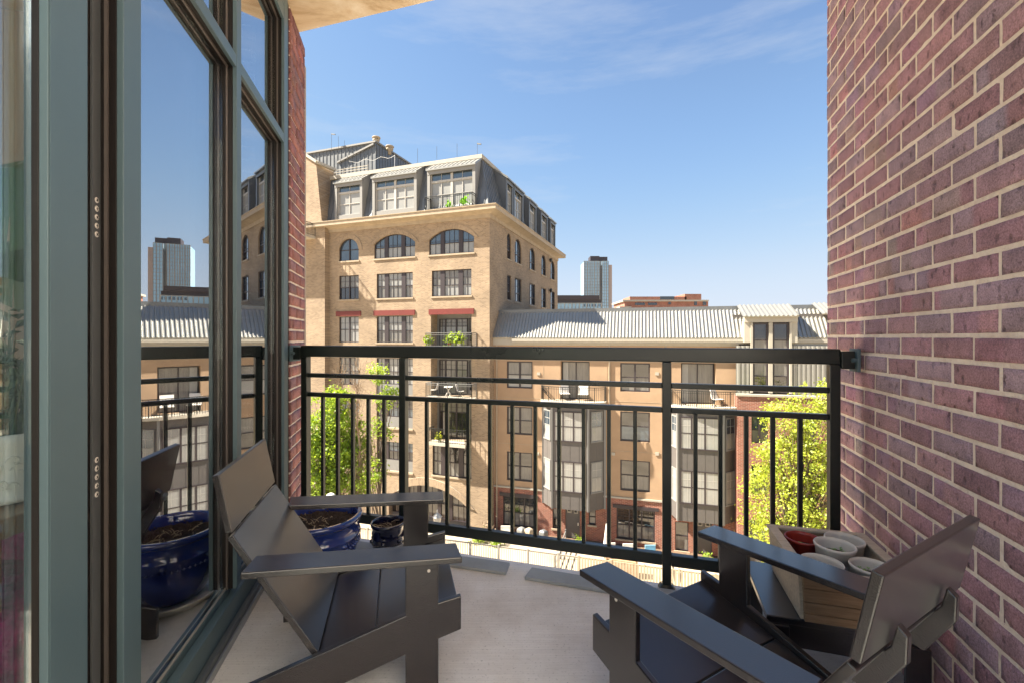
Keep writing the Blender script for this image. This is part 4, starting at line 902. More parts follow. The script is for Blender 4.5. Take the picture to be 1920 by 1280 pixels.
for i, (px, d, lb) in enumerate(((1085, 4.2, 'red flowering pot plant beside the entrance door'), (1240 + 85, 4.0, 'leafy pot plant beside the right entrance door'))):
    c = gp(px, d); o = thing('potted_plant', lb, 'plant', tuple(c)); m = MB(); m.lathe([(.14, 0), (.2, .35), (.17, .35), (0, .3)], c, 12); m.build('pot', 'red_brick', o)
    m = MB(); leaves(m, [c + Vector((rnd.gauss(0, .16), rnd.gauss(0, .16), .5 + rnd.gauss(0, .14))) for _ in range(160)], .1, rnd); m.build('leaves', 'green_leaf', o)
# balcony furniture and plants opposite
def fold_chair(c, rot, label, mt='white_plastic', big=False):
    o = thing('balcony_chair', label, 'chair', tuple(c)); q = Matrix.Rotation(rot, 3, 'Z'); T = lambda x, y, z: Vector(c) + q @ Vector((x, y, z))
    w_ = .34 if big else .22; m = MB(); m.bar(T(-w_, 0, .44), T(w_, 0, .44), .42, .03, (0, 0, 1)); m.build('seat', mt, o)
    m = MB()
    P = {(i, j, k): T((-w_, w_)[i], .2 + .04 * j + .14 * k, (.46, .95 if not big else 1.1)[k]) for i in (0, 1) for j in (0, 1) for k in (0, 1)}; m.box8(P); m.build('backrest', mt, o)
    for sx in (-w_, w_):
        m = MB(); m.bar(T(sx, -.2, 0), T(sx, .2, .46), .03); m.build('leg', 'iron', o); m = MB(); m.bar(T(sx, .2, 0), T(sx, -.2, .44), .03); m.build('leg', 'iron', o)
zf = bal_open[1][2]
fold_chair(M.P(M.a(815, .2) + .1, -.1, zf), R(-100), 'white folding chair left of the bistro table on the tan building balcony'); fold_chair(M.P(M.a(868, .2), -.15, zf), R(80), 'white folding chair right of the bistro table on the tan building balcony')
c = M.P(M.a(842, 0), -.1, zf); o = thing('bistro_table', 'round white bistro table on the tan building balcony', 'table', tuple(c)); m = MB(); m.lathe([(0, .70), (.36, .70), (.36, .73), (0, .73)], c, 20); m.build('tabletop', 'white_plastic', o)
for k in range(4): m = MB(); an = k * math.pi / 2 + .6; m.bar(c + Vector((.3 * math.cos(an), .3 * math.sin(an), 0)), c + Vector((-.2 * math.cos(an), -.2 * math.sin(an), .7)), .03); m.build('leg', 'white_plastic', o)
fold_chair(L.P(L.a(1060), -.15, zfA), R(8), 'left white high back chair on the middle stucco balcony', big=True); fold_chair(L.P(L.a(1094), -.15, zfA), R(-12), 'right white high back chair on the middle stucco balcony', big=True)
fold_chair(L.P(L.a(1345), -.3, zfA), R(20), 'white wire chair on the right stucco balcony', big=True)
c = L.P(L.a(1024), -.3, zfA); o = thing('balcony_chair', 'dark slanted lounge frame at the left of the middle stucco balcony', 'chair', tuple(c)); m = MB(); m.bar(c + Vector((-.3, 0, .8)), c + Vector((.4, 0, .05)), .05); m.bar(c + Vector((-.2, .3, .8)), c + Vector((.5, .3, .05)), .05); m.build('frame', 'iron', o); m = MB(); m.bar(c + Vector((-.25, .15, .75)), c + Vector((.1, .15, .4)), .3, .02); m.build('sling', 'dark_frame', o)
def balcony_plant(c, label, s, mt, pot='white_ceramic', n=130, big=.25):
    o = thing('balcony_plant', label, 'plant', tuple(c)); m = MB(); m.lathe([(.1 * s, 0), (.15 * s, .28 * s), (.12 * s, .28 * s), (0, .25 * s)], c, 12); m.build('pot', pot, o)
    m = MB(); rr = random.Random(int(c[0] * 100)); leaves(m, [Vector(c) + Vector((rr.gauss(0, .2) * s, rr.gauss(0, .15) * s, (.55 + rr.gauss(0, .2)) * s)) for _ in range(n)], big * s, rr); m.build('leaves', mt, o)
balcony_plant(M.P(M.a(841, -.3), -.25, zl1), 'broad leaved lime green plant at the left of the roof balcony', .8, 'pot_leaf', n=22, big=.36)
balcony_plant(M.P(M.a(872, -.3), -.25, zl1), 'taller lime green plant at the right of the roof balcony', 1.0, 'pot_leaf', n=24, big=.36)
zf = bal_open[0][2]
balcony_plant(M.P(M.a(802, -.6), -.55, zf), 'small leafy plant in the left corner of the upper brick balcony', .9, 'green_leaf'); balcony_plant(M.P(M.a(842, -.6), -.5, zf), 'middle leafy plant on the upper brick balcony', 1.0, 'green_leaf', 'red_plastic'); balcony_plant(M.P(M.a(860, -.6), -.55, zf), 'bushy plant on the upper brick balcony, nearest its right end post', 1.05, 'green_leaf', n=220)
zf = bal_open[2][2]
balcony_plant(M.P(M.a(822, -.6), -.55, zf), 'yellow flowering pot on the lowest brick balcony', .6, 'spring_leaf')

# ------------------------------------------------------------------ the balcony we stand on
YAW = 17; cu, su = math.cos(R(YAW)), math.sin(R(YAW)); Rv = Vector((cu, -su, 0)); Ru = Vector((su, cu, 0))
RC = 6222.0
def railpt(px): Y = RC / (px + 1830); return Vector(((px - 960) / F * Y, Y, 0))
R0 = railpt(1250)
def rp(s_, d=0, z=0): return R0 + Rv * s_ + Ru * d + Vector((0, 0, z))
def rs(px): return (railpt(px) - R0).dot(Rv)
# floor slab and ceiling slab
wl = lambda Y, c=-.65: c - .2317 * Y
e0, e1 = rp(rs(555) - .1, .03), rp(1.5, .03)
def slabpoly(z0, z1, pts, name, mt):
    m = MB(); m.prism(pts, lambda p, k: Vector((p[0], p[1], (z1, z0)[k]))); o = m.build(name, mt); o['kind'] = 'structure'; return o
slabpoly(-.22, 0, [(e0.x, e0.y), (e1.x, e1.y), (2.2, -.2), (wl(-.2), -.2), (wl(2.3), 2.3)], 'balcony_floor', 'slab_concrete')
f0, f1 = rp(-4.8, .17), rp(2.2, .17)
slabpoly(2.99, 3.24, [(f0.x, f0.y), rp(.0, .17)[:2], rp(.3, .5)[:2], rp(2.2, .5)[:2], (2.6, .5), (-4.9, .5)], 'ceiling', 'soffit')  # out of view, widened to block sun and cut short to let it in

slabpoly(-.2, -.004, [(2.2, -.205), (1.0, -4.5), (-5.0, -4.5), (-5.0, -.205)], 'added_rear_floor', 'absorber_dark')  # added unseen floor, dark so less bounced sun shows in the chairs
# brick wall on the right: every brick with its own worn face
PAL = [(.35, .195, .225), (.37, .21, .235), (.33, .185, .215), (.345, .235, .27), (.32, .22, .26), (.375, .205, .225), (.335, .205, .235), (.36, .195, .225), (.315, .22, .25), (.38, .22, .24)]
def brickface(mb, O, U, Nn, Lg, Hh, seed, ph=0, bl=.183, bh=.0677, j=.0128, nx=9, nzz=4, k0=0, prot=.0):
    O, U, Nn = Vector(O), Vector(U), Vector(Nn); rr = random.Random(seed); nc = int(Hh / bh) + 2
    for k in range(nc):
        a = -((k % 2) * .5 + ph) * bl + rr.uniform(-.003, .003)
        while a < Lg:
            b0, b1 = max(0, a + j / 2), min(Lg, a + bl - j / 2); z0 = max(.001, k * bh + j / 2 + k0); z1 = min((k + 1) * bh - j / 2 + k0, Hh); a += bl
            if b1 - b0 < .012 or z1 - z0 < .01: continue
            base = rr.choice(PAL); f = rr.uniform(.82, 1.15); base = [c * f for c in base]; alt = [c * rr.uniform(.88, 1.12) for c in rr.choice(PAL)]; split = rr.uniform(.2, .8) if rr.random() < .35 else 9
            dz = [rr.uniform(-.0012, .0012) for _ in range(4)]; prj = rr.uniform(-.0012, .0016) + prot
            n0 = len(mb.v); X, Z = nx, nzz
            for iz in range(Z + 1):
                for ix in range(X + 1):
                    u, v = ix / X, iz / Z; xx = b0 + (b1 - b0) * u; zz = z0 + (z1 - z0) * v
                    xx += noise.noise(Vector((xx * 40, zz * 40, seed))) * .0012 * (1 if 0 < ix < X else .9); zz += noise.noise(Vector((xx * 45, zz * 60, seed + 5))) * .0012 + (dz[0] * (1 - u) + dz[1] * u) * (1 if iz in (0, Z) else .3)
                    e = min(u * (b1 - b0), (1 - u) * (b1 - b0), v * (z1 - z0), (1 - v) * (z1 - z0)); rnd_ = -.0016 if e < 1e-6 else 0
                    h = prj + rnd_ + noise.noise(Vector((xx * 18, zz * 24, seed + k * .37))) * .0013
                    mb.v.append(O + U * xx + Nn * h + Vector((0, 0, zz)))
                    t = 0 if u < split else 1; mb.c.append((*[base[q] * (1 - t) + alt[q] * t for q in range(3)], 1))
            W_ = X + 1
            for iz in range(Z):
                for ix in range(X): q = n0 + iz * W_ + ix; mb.f.append((q, q + 1, q + 1 + W_, q + W_)); mb.uv.append([(0, 0)] * 4); mb.m.append(0)
            # returns into the joint
            ed = [n0 + i for i in range(W_)] + [n0 + r * W_ + X for r in range(1, Z + 1)] + [n0 + Z * W_ + i for i in range(X - 1, -1, -1)] + [n0 + r * W_ for r in range(Z - 1, 0, -1)]
            n1 = len(mb.v); mb.v += [mb.v[i] - Nn * .014 for i in ed]; mb.c += [mb.c[i] for i in ed]; m_ = len(ed)
            for i in range(m_): mb.f.append((ed[i], n1 + i, n1 + (i + 1) % m_, ed[(i + 1) % m_])); mb.uv.append([(0, 0)] * 4); mb.m.append(0)
WU = Vector((.314, 1, 0)).normalized(); WN = Vector((-WU.y, WU.x, 0))      # along the wall, towards us
wE = Vector((.815 + .314 * 2.155, 2.155, 0)); LW = 1.9; wS = wE - WU * LW
rw = thing('brick_wall', 'plum and grey brick wall with pale pink mortar on the right side of the balcony', 'wall', tuple(wS))
m = MB(); brickface(m, wS, WU, WN, LW, 2.985, 21, ph=.3, k0=-.037); m.build('bricks', 'wall_brick', rw, smooth=True)
m = MB()
def mortar(mb, O, U, Nn, Lg, Hh, bk):
    P = {(i, j_, k): O + U * (Lg - .001) * i + Nn * (-.0030 if j_ == 0 else -bk) + Vector((0, 0, Hh * k)) for i in (0, 1) for j_ in (0, 1) for k in (0, 1)}; mb.box8(P)
mortar(m, wS, WU, WN, LW, 2.985, .3); m.build('mortar', 'mortar', rw)

rwp = MB(); P_ = lambda i, j_, k: (wS + WU * -.002) - WU * 4.2 * i + WN * (0 if j_ == 0 else -.3) + Vector((0, 0, 0.9 + 2.085 * k))  # added unseen wall, bounces sunlight onto the shaded balcony
rwp.box8({(i, j_, k): P_(i, j_, k) for i in (0, 1) for j_ in (0, 1) for k in (0, 1)}); q_ = thing('bounce_wall', 'pale rendered wall with a dark plinth carrying on from the brick wall, behind the viewer', 'wall'); rwp.build('bounce_face', 'bounce_pale', q_)
rwp = MB(); P_ = lambda i, j_, k: (wS + WU * -.002) - WU * 4.2 * i + WN * (0 if j_ == 0 else -.3) + Vector((0, 0, 0.897 * k))  # added dark lower part, keeps the bounce out of the chair panels
rwp.box8({(i, j_, k): P_(i, j_, k) for i in (0, 1) for j_ in (0, 1) for k in (0, 1)}); rwp.build('baffle', 'absorber_dark', q_)
# railing
rl = thing('balcony_railing', 'black-green metal balcony railing with square balusters and wide top rail', 'railing', tuple(rp(0)))
sL, s2, sM, sR = rs(573.5), rs(757), 0.0, rs(1563)
def rbar(s0, s1, z0, z1, w_=.038, bev=.003, name='rail'):
    m = MB(); P = {(i, j, k): rp((s0, s1)[i], (-w_ / 2, w_ / 2)[j], (z0, z1)[k]) for i in (0, 1) for j in (0, 1) for k in (0, 1)}; m.box8(P); return m.build(name, 'rail_paint', rl, bevel=bev)
pw = .019
for i, s_ in enumerate((sL, s2, sM, sR)): rbar(s_ - pw, s_ + pw, 0.004, 1.0005, name='post')
rbar(sL - pw, sR + pw, 1.001, 1.064, .042, .006, 'top_rail')
segs = [(sL + pw, s2 - pw, 5), (s2 + pw, sM - pw, 10), (sM + pw, sR - pw, 5)]
for a, b, n in segs:
    rbar(a + .0005, b - .0005, .885, .909, .026); rbar(a + .0005, b - .0005, .777, .801, .026); rbar(a + .0005, b - .0005, .103, .153, .032, name='bottom_rail')
    for k in range(1, n + 1):
        s_ = a + (b - a) * k / (n + 1); rbar(s_ - .0088, s_ + .0088, .1535, .7765, .0176, .0015, 'baluster')
for s_, d in ((sL, -1), (sR, 1)):
    m = MB(); P = {(i, j, k): rp((s_ + d * pw, s_ + d * (pw + .045))[i], (-.028, .006)[j], (.985, 1.055)[k]) for i in (0, 1) for j in (0, 1) for k in (0, 1)}; m.box8(P)
    br = m.build('wall_bracket', 'rail_paint', rl, bevel=.002)
    m = MB(); P = {(i, j, k): rp((s_ + d * (pw + .045), s_ + d * (pw + .056))[i], (-.05, .03)[j], (.975, 1.065)[k]) for i in (0, 1) for j in (0, 1) for k in (0, 1)}; m.box8(P); m.build('flange', 'teal_paint', br, bevel=.002)
    m = MB(); m.tube([rp(s_ + d * (pw + .03), -.038, 1.02), rp(s_ + d * (pw + .047), -.038, 1.02)], .009, 6); m.build('bolt', 'teal_paint', br)
MB().lathe([(.038, .004), (.034, .012), (.028, .016), (.022, .022)], rp(0), 20).build('post_foot', 'rail_paint', rl, smooth=True)

# slate grey boards along the slab edge
for i, (p0, p1, d0, d1, lb) in enumerate(((600, 786, -.13, -.03, 'grey edge board behind the blue glazed pots, leftmost along the slab edge'), (806, 958, -.125, -.03, 'grey edge board between the left chair and the gap in the boards'), (1000, 1196, -.125, -.03, 'grey edge board just left of the middle railing post'), (1222, 1440, -.15, -.04, 'grey edge board right of the middle railing post, beside the side table'))):
    m = MB(); a, b = rs(p0), rs(p1); sk = (.0, .012, -.006, .01)[i]
    P = {(x, y, z): rp((a, b)[x] + (.02 if y == 0 else 0) * (1 if x else -1) * .5, (d0, d1)[y] + sk * x, (.002, .016)[z]) for x in (0, 1) for y in (0, 1) for z in (0, 1)}; m.box8(P)
    tag(m.build('edge_board', 'slate_board', bevel=.002, org=rp((a + b) / 2, d0)), lb, 'board', 'grey boards along the slab edge')

# ------------------------------------------------------------------ window wall on the left (local frame: y along the wall, x out to the balcony)
WROT = R(13.06); G = Plane((-.65, 0), (-math.sin(WROT), math.cos(WROT)), (-math.cos(WROT), -math.sin(WROT)))
ww = thing('window_wall', 'teal framed floor to ceiling windows on the left of the balcony', 'window wall', (-.65, 1.6, 0))
tB0, tB1, tM0, tM1, tE0, tE1 = G.a(232), G.a(265), G.a(444), G.a(452.5), G.a(533), G.a(538)
tA0, tA1 = G.a(93), G.a(165)
def gb(a0, a1, d0, d1, z0, z1, name, mt, bev=.0015, par=None): return MB().pbox(G, a0, a1, d0, d1, z0, z1).build(name, mt, par or ww, bevel=bev)
# posts: teal outer cap, bronze body
for a0, a1 in ((tB0, tB1), (tM0, tM1)):
    gb(a0, a1, 0, .014, .15, 2.98, 'mullion_cap', 'teal_paint'); gb(a0 + .001, a1 - .001, .0145, .030, .15, 2.98, 'mullion', 'bronze'); gb(a0 - .003, a1 + .003, .0305, .037, .15, 2.98, 'gasket', 'bronze_strip', 0); gb(a0 + .001, a1 - .001, .0375, .14, .15, 2.98, 'mullion', 'bronze')
gb(tE0, tE1 + .02, 0, .014, .15, 2.98, 'mullion_cap', 'teal_paint'); gb(tE0, tE1 + .1, .0145, .030, .15, 2.98, 'mullion', 'bronze'); gb(tE0 - .004, tE1 + .1, .0305, .037, .15, 2.98, 'gasket', 'bronze_strip', 0); gb(tE0, tE1 + .1, .0375, .14, .15, 2.98, 'mullion', 'bronze')
for a0, a1 in ((tB1, tM0), (tM1, tE0)):
    a0 += .0008; a1 -= .0008
    for z0, z1 in ((2.143, 2.19), (2.80, 2.87)):
        gb(a0, a1, .001, .015, z0, z1, 'transom_cap', 'teal_paint'); gb(a0, a1, .0155, .030, z0 + .001, z1 - .001, 'transom', 'bronze'); gb(a0, a1, .0305, .037, z0 - .004, z1 + .004, 'gasket', 'bronze_strip', 0); gb(a0, a1, .0375, .14, z0 + .001, z1 - .001, 'transom', 'bronze')
    for z0, z1 in ((.150, 2.1385), (2.1945, 2.7955)):
        gb(a0 + .002, a1 - .002, .048, .054, z0, z1, 'glass_pane', 'window_glass', 0)
    gb(a0, a1, .001, .14, 2.872, 2.985, 'head_panel', 'teal_paint')
# sill in steps
ts0, ts1 = -.2, tE1 + .12
gb(ts0, ts1, .10, .16, .0, .149, 'sill', 'alu'); gb(ts0, ts1, .0525, .0995, .0, .146, 'sill', 'alu'); gb(ts0, ts1, .036, .0515, .0, .147, 'sill', 'teal_paint'); gb(ts0, ts1, .004, .0355, .0, .128, 'sill', 'teal_paint', .004); gb(ts0, ts1, -.016, .0035, .0, .05, 'sill', 'alu_dark', .003); gb(ts0, ts1, -.024, -.0165, .0, .03, 'sill', 'alu', .002)
gb(tB1, tE0, .038, .0412, .1475, .156, 'glazing_bead', 'white_frame', 0)
# jamb between the fixed light and the sliding door
gb(tA1 + .005, tB0, .052, .10, .0, 2.98, 'jamb', 'bronze', .001); jm = gb(G.a(172, .048), G.a(190, .048), .046, .0515, .0, 2.98, 'jamb_strip', 'grey_trim_dark' if 'grey_trim_dark' in MT else 'zinc', .0005)
for zc in (1.0, -1):
    for k in range(5):
        py = (376 + k * 16) if zc > 0 else (861 + k * 16.2); px = 182; a_, z_ = G.at(px, py, .045); m = MB(); c = G.P(a_, .0455, z_)
        n = 14; ring_ = [c + G.A * math.cos(2 * math.pi * i / n) * .0068 + Vector((0, 0, math.sin(2 * math.pi * i / n) * .0068)) for i in range(n)]
        ring2 = [p - G.I * .0012 for p in [c + (q - c) * .75 for q in ring_]]
        for i in range(n): m.quad([ring_[i], ring_[(i + 1) % n], ring2[(i + 1) % n], ring2[i]])
        m.quad(ring2[::-1]); m.mi = 1; an = random.uniform(0, 1.5)
        for d in (an, an + math.pi / 2):
            dv = G.A * math.cos(d) + Vector((0, 0, math.sin(d))); m.bar(c - G.I * .0011 - dv * .0036, c - G.I * .0011 + dv * .0036, .0016, .0012, tuple(G.I))
        m.build('screw', ['screw', 'gasket'], ww)
# sliding door leaf nearest the camera
sd = thing('sliding_door', 'teal stile and glass of the sliding door nearest the camera', 'door', tuple(G.P(.5, 0, 0)))
gb(tA0 + .008, tA1, 0, .045, .152, 2.98, 'stile', 'teal_paint', .002, sd); gb(tA0 - .0005, tA0 + .019, -.0015, -.0003, .152, 2.98, 'stile_lip', 'teal_paint', 0, sd)
gb(tA0 - .001, tA0 + .01, .001, .016, .152, 2.98, 'stile_edge', 'teal_paint', .002, sd)
gb(tA0 + .0005, tA0 + .0075, .0165, .029, .152, 2.98, 'glazing_gasket', 'bronze', .002, sd)
gb(-.15, tA0 + .0045, .0295, .0345, .152, 2.98, 'glass_pane', 'door_glass', 0, sd)
gb(tA1 + .0005, tA1 + .004, .006, .05, .152, 2.98, 'weather_seal', 'gasket', 0, ww)
# brick pier beyond the windows
bp = thing('brick_pier', 'narrow red brick pier between the left windows and the railing', 'pier', tuple(G.P(2.8, 0, 0)))
tp0, tp1 = 2.58 / .974, 2.945 / .974
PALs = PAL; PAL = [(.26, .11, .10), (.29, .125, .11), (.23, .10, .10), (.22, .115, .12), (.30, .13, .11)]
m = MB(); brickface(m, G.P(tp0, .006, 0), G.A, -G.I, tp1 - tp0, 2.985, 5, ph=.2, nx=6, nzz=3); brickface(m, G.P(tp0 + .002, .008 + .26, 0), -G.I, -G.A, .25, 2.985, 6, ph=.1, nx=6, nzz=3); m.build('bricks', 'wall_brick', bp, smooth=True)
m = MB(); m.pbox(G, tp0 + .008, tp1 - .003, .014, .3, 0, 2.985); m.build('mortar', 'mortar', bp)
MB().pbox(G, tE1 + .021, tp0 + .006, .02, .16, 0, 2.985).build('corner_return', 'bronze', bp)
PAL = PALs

# ------------------------------------------------------------------ the room behind the glass
def rm(name, a0, a1, d0, d1, z0, z1, mt): o = MB().pbox(G, a0, a1, d0, d1, z0, z1).build(name, mt); o['kind'] = 'structure'; return o
rm('room_floor', -.2, 3.0, .17, 4.6, -.22, .12, 'oak_floor'); rm('room_wall_back', -.2, 3.0, 4.61, 4.8, -.2, 2.985, 'room_wall'); rm('room_wall_front', tp1 + .02, tp1 + .25, .05, 4.8, -.2, 2.985, 'room_wall')
def inside(px, py, d): a_, z_ = G.at(px, py, d); return G.P(a_, d, z_)
# side table with the white embossed planter
c = inside(-6, 930, .45); tz = c.z; o = thing('indoor_table', 'wooden indoor table seen through the near door glass', 'table', (c.x, c.y, .12)); m = MB(); m.box(c.x - .3, c.x + .19, c.y - .2, c.y + .17, tz - .05, tz - .002); m.build('tabletop', 'table_wood', o, bevel=.004)
for sx in (-.26, .15):
    for sy in (-.16, .13): MB().bar((c.x + sx, c.y + sy, .12), (c.x + sx, c.y + sy, tz - .05), .04).build('leg', 'table_wood', o)
pc = Vector((c.x + .02, c.y, tz)); o = thing('embossed_planter', 'white ceramic planter with raised swirls holding glossy leaves, indoors', 'planter', tuple(pc))
m = MB(); m.lathe([(.10, 0), (.125, .008), (.125, .02), (.115, .03), (.145, .16), (.15, .185), (.14, .185), (.13, .16), (0, .15)], pc, 40); m.build('pot', 'white_ceramic', o, smooth=True)
m = MB(); rr = random.Random(3)
for k in range(46):
    th = rr.uniform(0, 6.28); zc = rr.uniform(.045, .15); rad = .118 + (zc - .03) * .22; sgn = rr.choice((-1, 1)); pts = []
    for i in range(12):
        t = i / 11 * 5.0; r_ = .017 * (1 - i / 14); u_ = th + (r_ * math.cos(t) * sgn) / rad; z_ = zc + r_ * math.sin(t); q = .118 + (z_ - .03) * .22 + .001; pts.append(pc + Vector((q * math.cos(u_), q * math.sin(u_), z_)))
    m.tube(pts, .0022, 4)
m.build('raised_swirls', 'white_ceramic', o, smooth=True)
m = MB()
for k in range(150):
    th = rr.uniform(0, 6.28); r0 = rr.uniform(.0, .10); b = pc + Vector((r0 * math.cos(th), r0 * math.sin(th), .15)); ln = rr.uniform(.10, .42); d = Vector((math.cos(th) * rr.uniform(.1, .75), math.sin(th) * rr.uniform(.1, .75), 1)).normalized()
    tip = b + d * ln; m.tube([b, tip], [.003, .002], 4)
    for j in range(3):
        p0 = b.lerp(tip, .4 + .3 * j); dd = (d * .4 + Vector((rr.gauss(0, .7), rr.gauss(0, .7), rr.uniform(-.3, .5)))).normalized(); sd_ = dd.orthogonal().normalized(); wd = rr.uniform(.008, .014); l_ = rr.uniform(.035, .06); nn = dd.cross(sd_) * .008
        m.quad([p0, p0 + dd * l_ * .5 + sd_ * wd + nn, p0 + dd * l_, p0 + dd * l_ * .5 - sd_ * wd + nn])
m.build('foliage', 'waxleaf', o)
# monstera leaf hanging above
c = inside(6, 370, .42); o = thing('monstera_plant', 'split leaf monstera indoors above the embossed planter', 'plant', (c.x, c.y, .12)); m = MB(); m.tube([(c.x - .35, c.y - .1, .45), (c.x - .3, c.y, 1.0), (c.x - .15, c.y, c.z - .1), (c.x - .05, c.y, c.z)], [.012, .01, .008, .006], 6); m.build('stem', 'monstera', o)
def mleaf(c, s_, tx, nx_):
    m = MB(); tx = Vector(tx).normalized(); nz_ = Vector(nx_).normalized(); ty = nz_.cross(tx)
    for side in (-1, 1):
        for k in range(7):
            t0, t1 = k / 7, (k + .72) / 7; w0 = math.sin(math.pi * min(1, .12 + t0 * .9)) * s_ * .62; w1 = math.sin(math.pi * min(1, .12 + t1 * .9)) * s_ * .62; p = c + tx * t0 * s_; q = c + tx * (k + 1) / 7 * s_
            m.quad([p, q, q + tx * .0 + ty * side * w1 * .45, c + tx * (t1 + .08) * s_ + ty * side * w1 - nz_ * .03, c + tx * (t0 + .06) * s_ + ty * side * w0 - nz_ * .03, p + ty * side * w0 * .45])
    return m
m = mleaf(c + Vector((-.12, 0, .05)), .30, (1, .1, -.25), (-.2, -1, .5)); m.build('leaf', 'monstera', o); m = mleaf(c + Vector((-.2, .1, -.12)), .26, (.8, .5, -.3), (.1, -1, .6)); m.build('leaf', 'monstera', o)
MB().lathe([(.12, 0), (.16, .3), (.14, .3), (0, .27)], (c.x - .35, c.y - .1, .122), 20).build('pot', 'white_ceramic', o, smooth=True)
# magenta seat with a fluffy throw
def blob(c, sz, mt, nm, par, seed=0, amp=.05, n=28):
    m = MB(); rings = n // 2
    for i in range(rings + 1):
        ph = math.pi * i / rings
        for k in range(n):
            th = 2 * math.pi * k / n; d = Vector((math.sin(ph) * math.cos(th), math.sin(ph) * math.sin(th), math.cos(ph))); e = Vector([math.copysign(abs(q) ** .6, q) for q in d]); r_ = 1 + amp * noise.noise(e * 4 + Vector((seed, 0, 0)))
            m.v.append(Vector((c[0] + e.x * sz[0] * r_, c[1] + e.y * sz[1] * r_, c[2] + e.z * sz[2] * r_)))
    for i in range(rings):
        for k in range(n): a = i * n + k; b = i * n + (k + 1) % n; m.f.append((a, b, b + n, a + n)); m.uv.append([(0, 0)] * 4); m.m.append(0)
    return m.build(nm, mt, par, smooth=True)
c = inside(300, 1040, .42); o = thing('armchair', 'magenta fluffy armchair inside the room behind the left chair', 'armchair', (c.x, c.y, .12))
blob((c.x - .1, c.y - .1, .38), (.32, .32, .14), 'magenta', 'seat_cushion', o, 1); blob((c.x - .12, c.y + .14, .62), (.3, .1, .26), 'magenta', 'back_cushion', o, 2)
for sx in (-.25, .15):
    for sy in (-.3, .15): MB().bar((c.x - .05 + sx, c.y + sy, .121), (c.x - .05 + sx, c.y + sy, .3), .04).build('leg', 'dark_frame', o)
c = inside(12, 1130, .40); o = thing('floor_cushion', 'magenta fluffy cushion indoors under the wooden table', 'cushion', (c.x, c.y, .12)); blob((c.x - .08, c.y - .02, .3), (.26, .2, .17), 'magenta', 'cover', o, 4, .12)
MB().lathe([(.24, 0), (.24, .012), (0, .012)], (c.x - .08, c.y - .02, .1215), 24).build('base_pad', 'blue_fabric', o)

# ------------------------------------------------------------------ lounge chairs
WO, WA, XAF, XAR, ZA, ZAR, WLs, LX1, LX2 = .309, .103, .408, -.20, .438, .466, .256, .24, .341
T_ = .019
def make_chair(label):
    o = thing('lounge_chair', label, 'chair', group='dark flat panel lounge chairs'); o['_o'] = (0, 0, 0)
    rail_u = lambda x: .252 + .31 * (x - .24); rail_l = lambda x: .132 + .31 * (x - .24)
    prof = [(LX1, 0), (LX2, 0), (LX2, .165), (.412, .184), (.412, .290), (LX2, .277), (LX2, ZA - .021), (LX1, ZA - .019), (LX1, .252), (0, rail_u(0)), (-.215, rail_u(-.215)), (-.215, 0), (-.183, 0)]
    prof += [(LX1, .132)]
    for s in (-1, 1):
        m = MB(); y0, y1 = s * WLs, s * (WLs - T_)
        if s < 0: m.prism(prof, lambda p, k: Vector((p[0], (y0, y1)[k], p[1])))
        else: m.prism(prof, lambda p, k: Vector((p[0], (y1, y0)[k], p[1])))
        m.build('side_panel', 'hdpe', o, bevel=.003)
        # arm
        m = MB(); yo, yi = s * WO, s * (WO - WA); tp = lambda x, k: ZA + (ZAR - ZA) * (XAF - x) / (XAF - XAR) - T_ * k
        pts = [(XAF, yo), (XAF - .006, yi), (XAR + .012, yi), (XAR, yo)]
        if s < 0: pts = pts[::-1]
        m.prism(pts, lambda p, k: Vector((p[0], p[1], tp(p[0], k)))); m.build('arm', 'hdpe', o, bevel=.003)
        m = MB(); m.tube([(LX2 - .03, s * (WLs + .0005), ZA - .055), (LX2 - .03, s * (WLs + .0025), ZA - .055)], .005, 8); m.build('bolt', 'screw', o)
    yw = WLs - T_ - .001
    def plank(p, q, th, w_, name, side=1):
        p, q = Vector((p[0], 0, p[1])), Vector((q[0], 0, q[1])); d = (q - p).normalized(); nn = Vector((-d.z, 0, d.x)) * side; m = MB()
        P = {(i, j, k): (p, q)[i] + nn * (-th * (1 - k)) + Vector((0, (-w_, w_)[j], 0)) for i in (0, 1) for j in (0, 1) for k in (0, 1)}; m.box8(P); m.build(name, 'hdpe', o, bevel=.003)
    plank((-.022, .1605), (.150, .2015), T_, yw, 'seat_plank'); plank((.1535, .2025), (.405, .262), T_, yw, 'seat_plank')
    plank((-.012, .170), (-.240, .543), T_, .237, 'lower_back', -1); plank((-.2425, .551), (-.276, .719), T_, .237, 'upper_back', -1)
    # struts carrying the back
    for s in (-.12, .12):
        m = MB(); pr = [(-.19, .445), (-.262, .547), (-.272, .590), (-.288, .575), (-.286, .525), (-.235, .435)]; m.prism(pr, lambda p, k: Vector((p[0] - .002, s - T_ / 2 + T_ * k, p[1]))); m.build('back_strut', 'hdpe', o, bevel=.003)
    return o
ch = make_chair('dark lounge chair on the left facing right, with warm light on its back'); ch.location = (-.6234, 1.5905, 0.001); ch.rotation_euler = (0, 0, R(14.13))
copy_tree(ch, (.6683, 1.1245, 0.001), R(120.6), 'dark lounge chair on the right turned away, backed up to the brick wall')

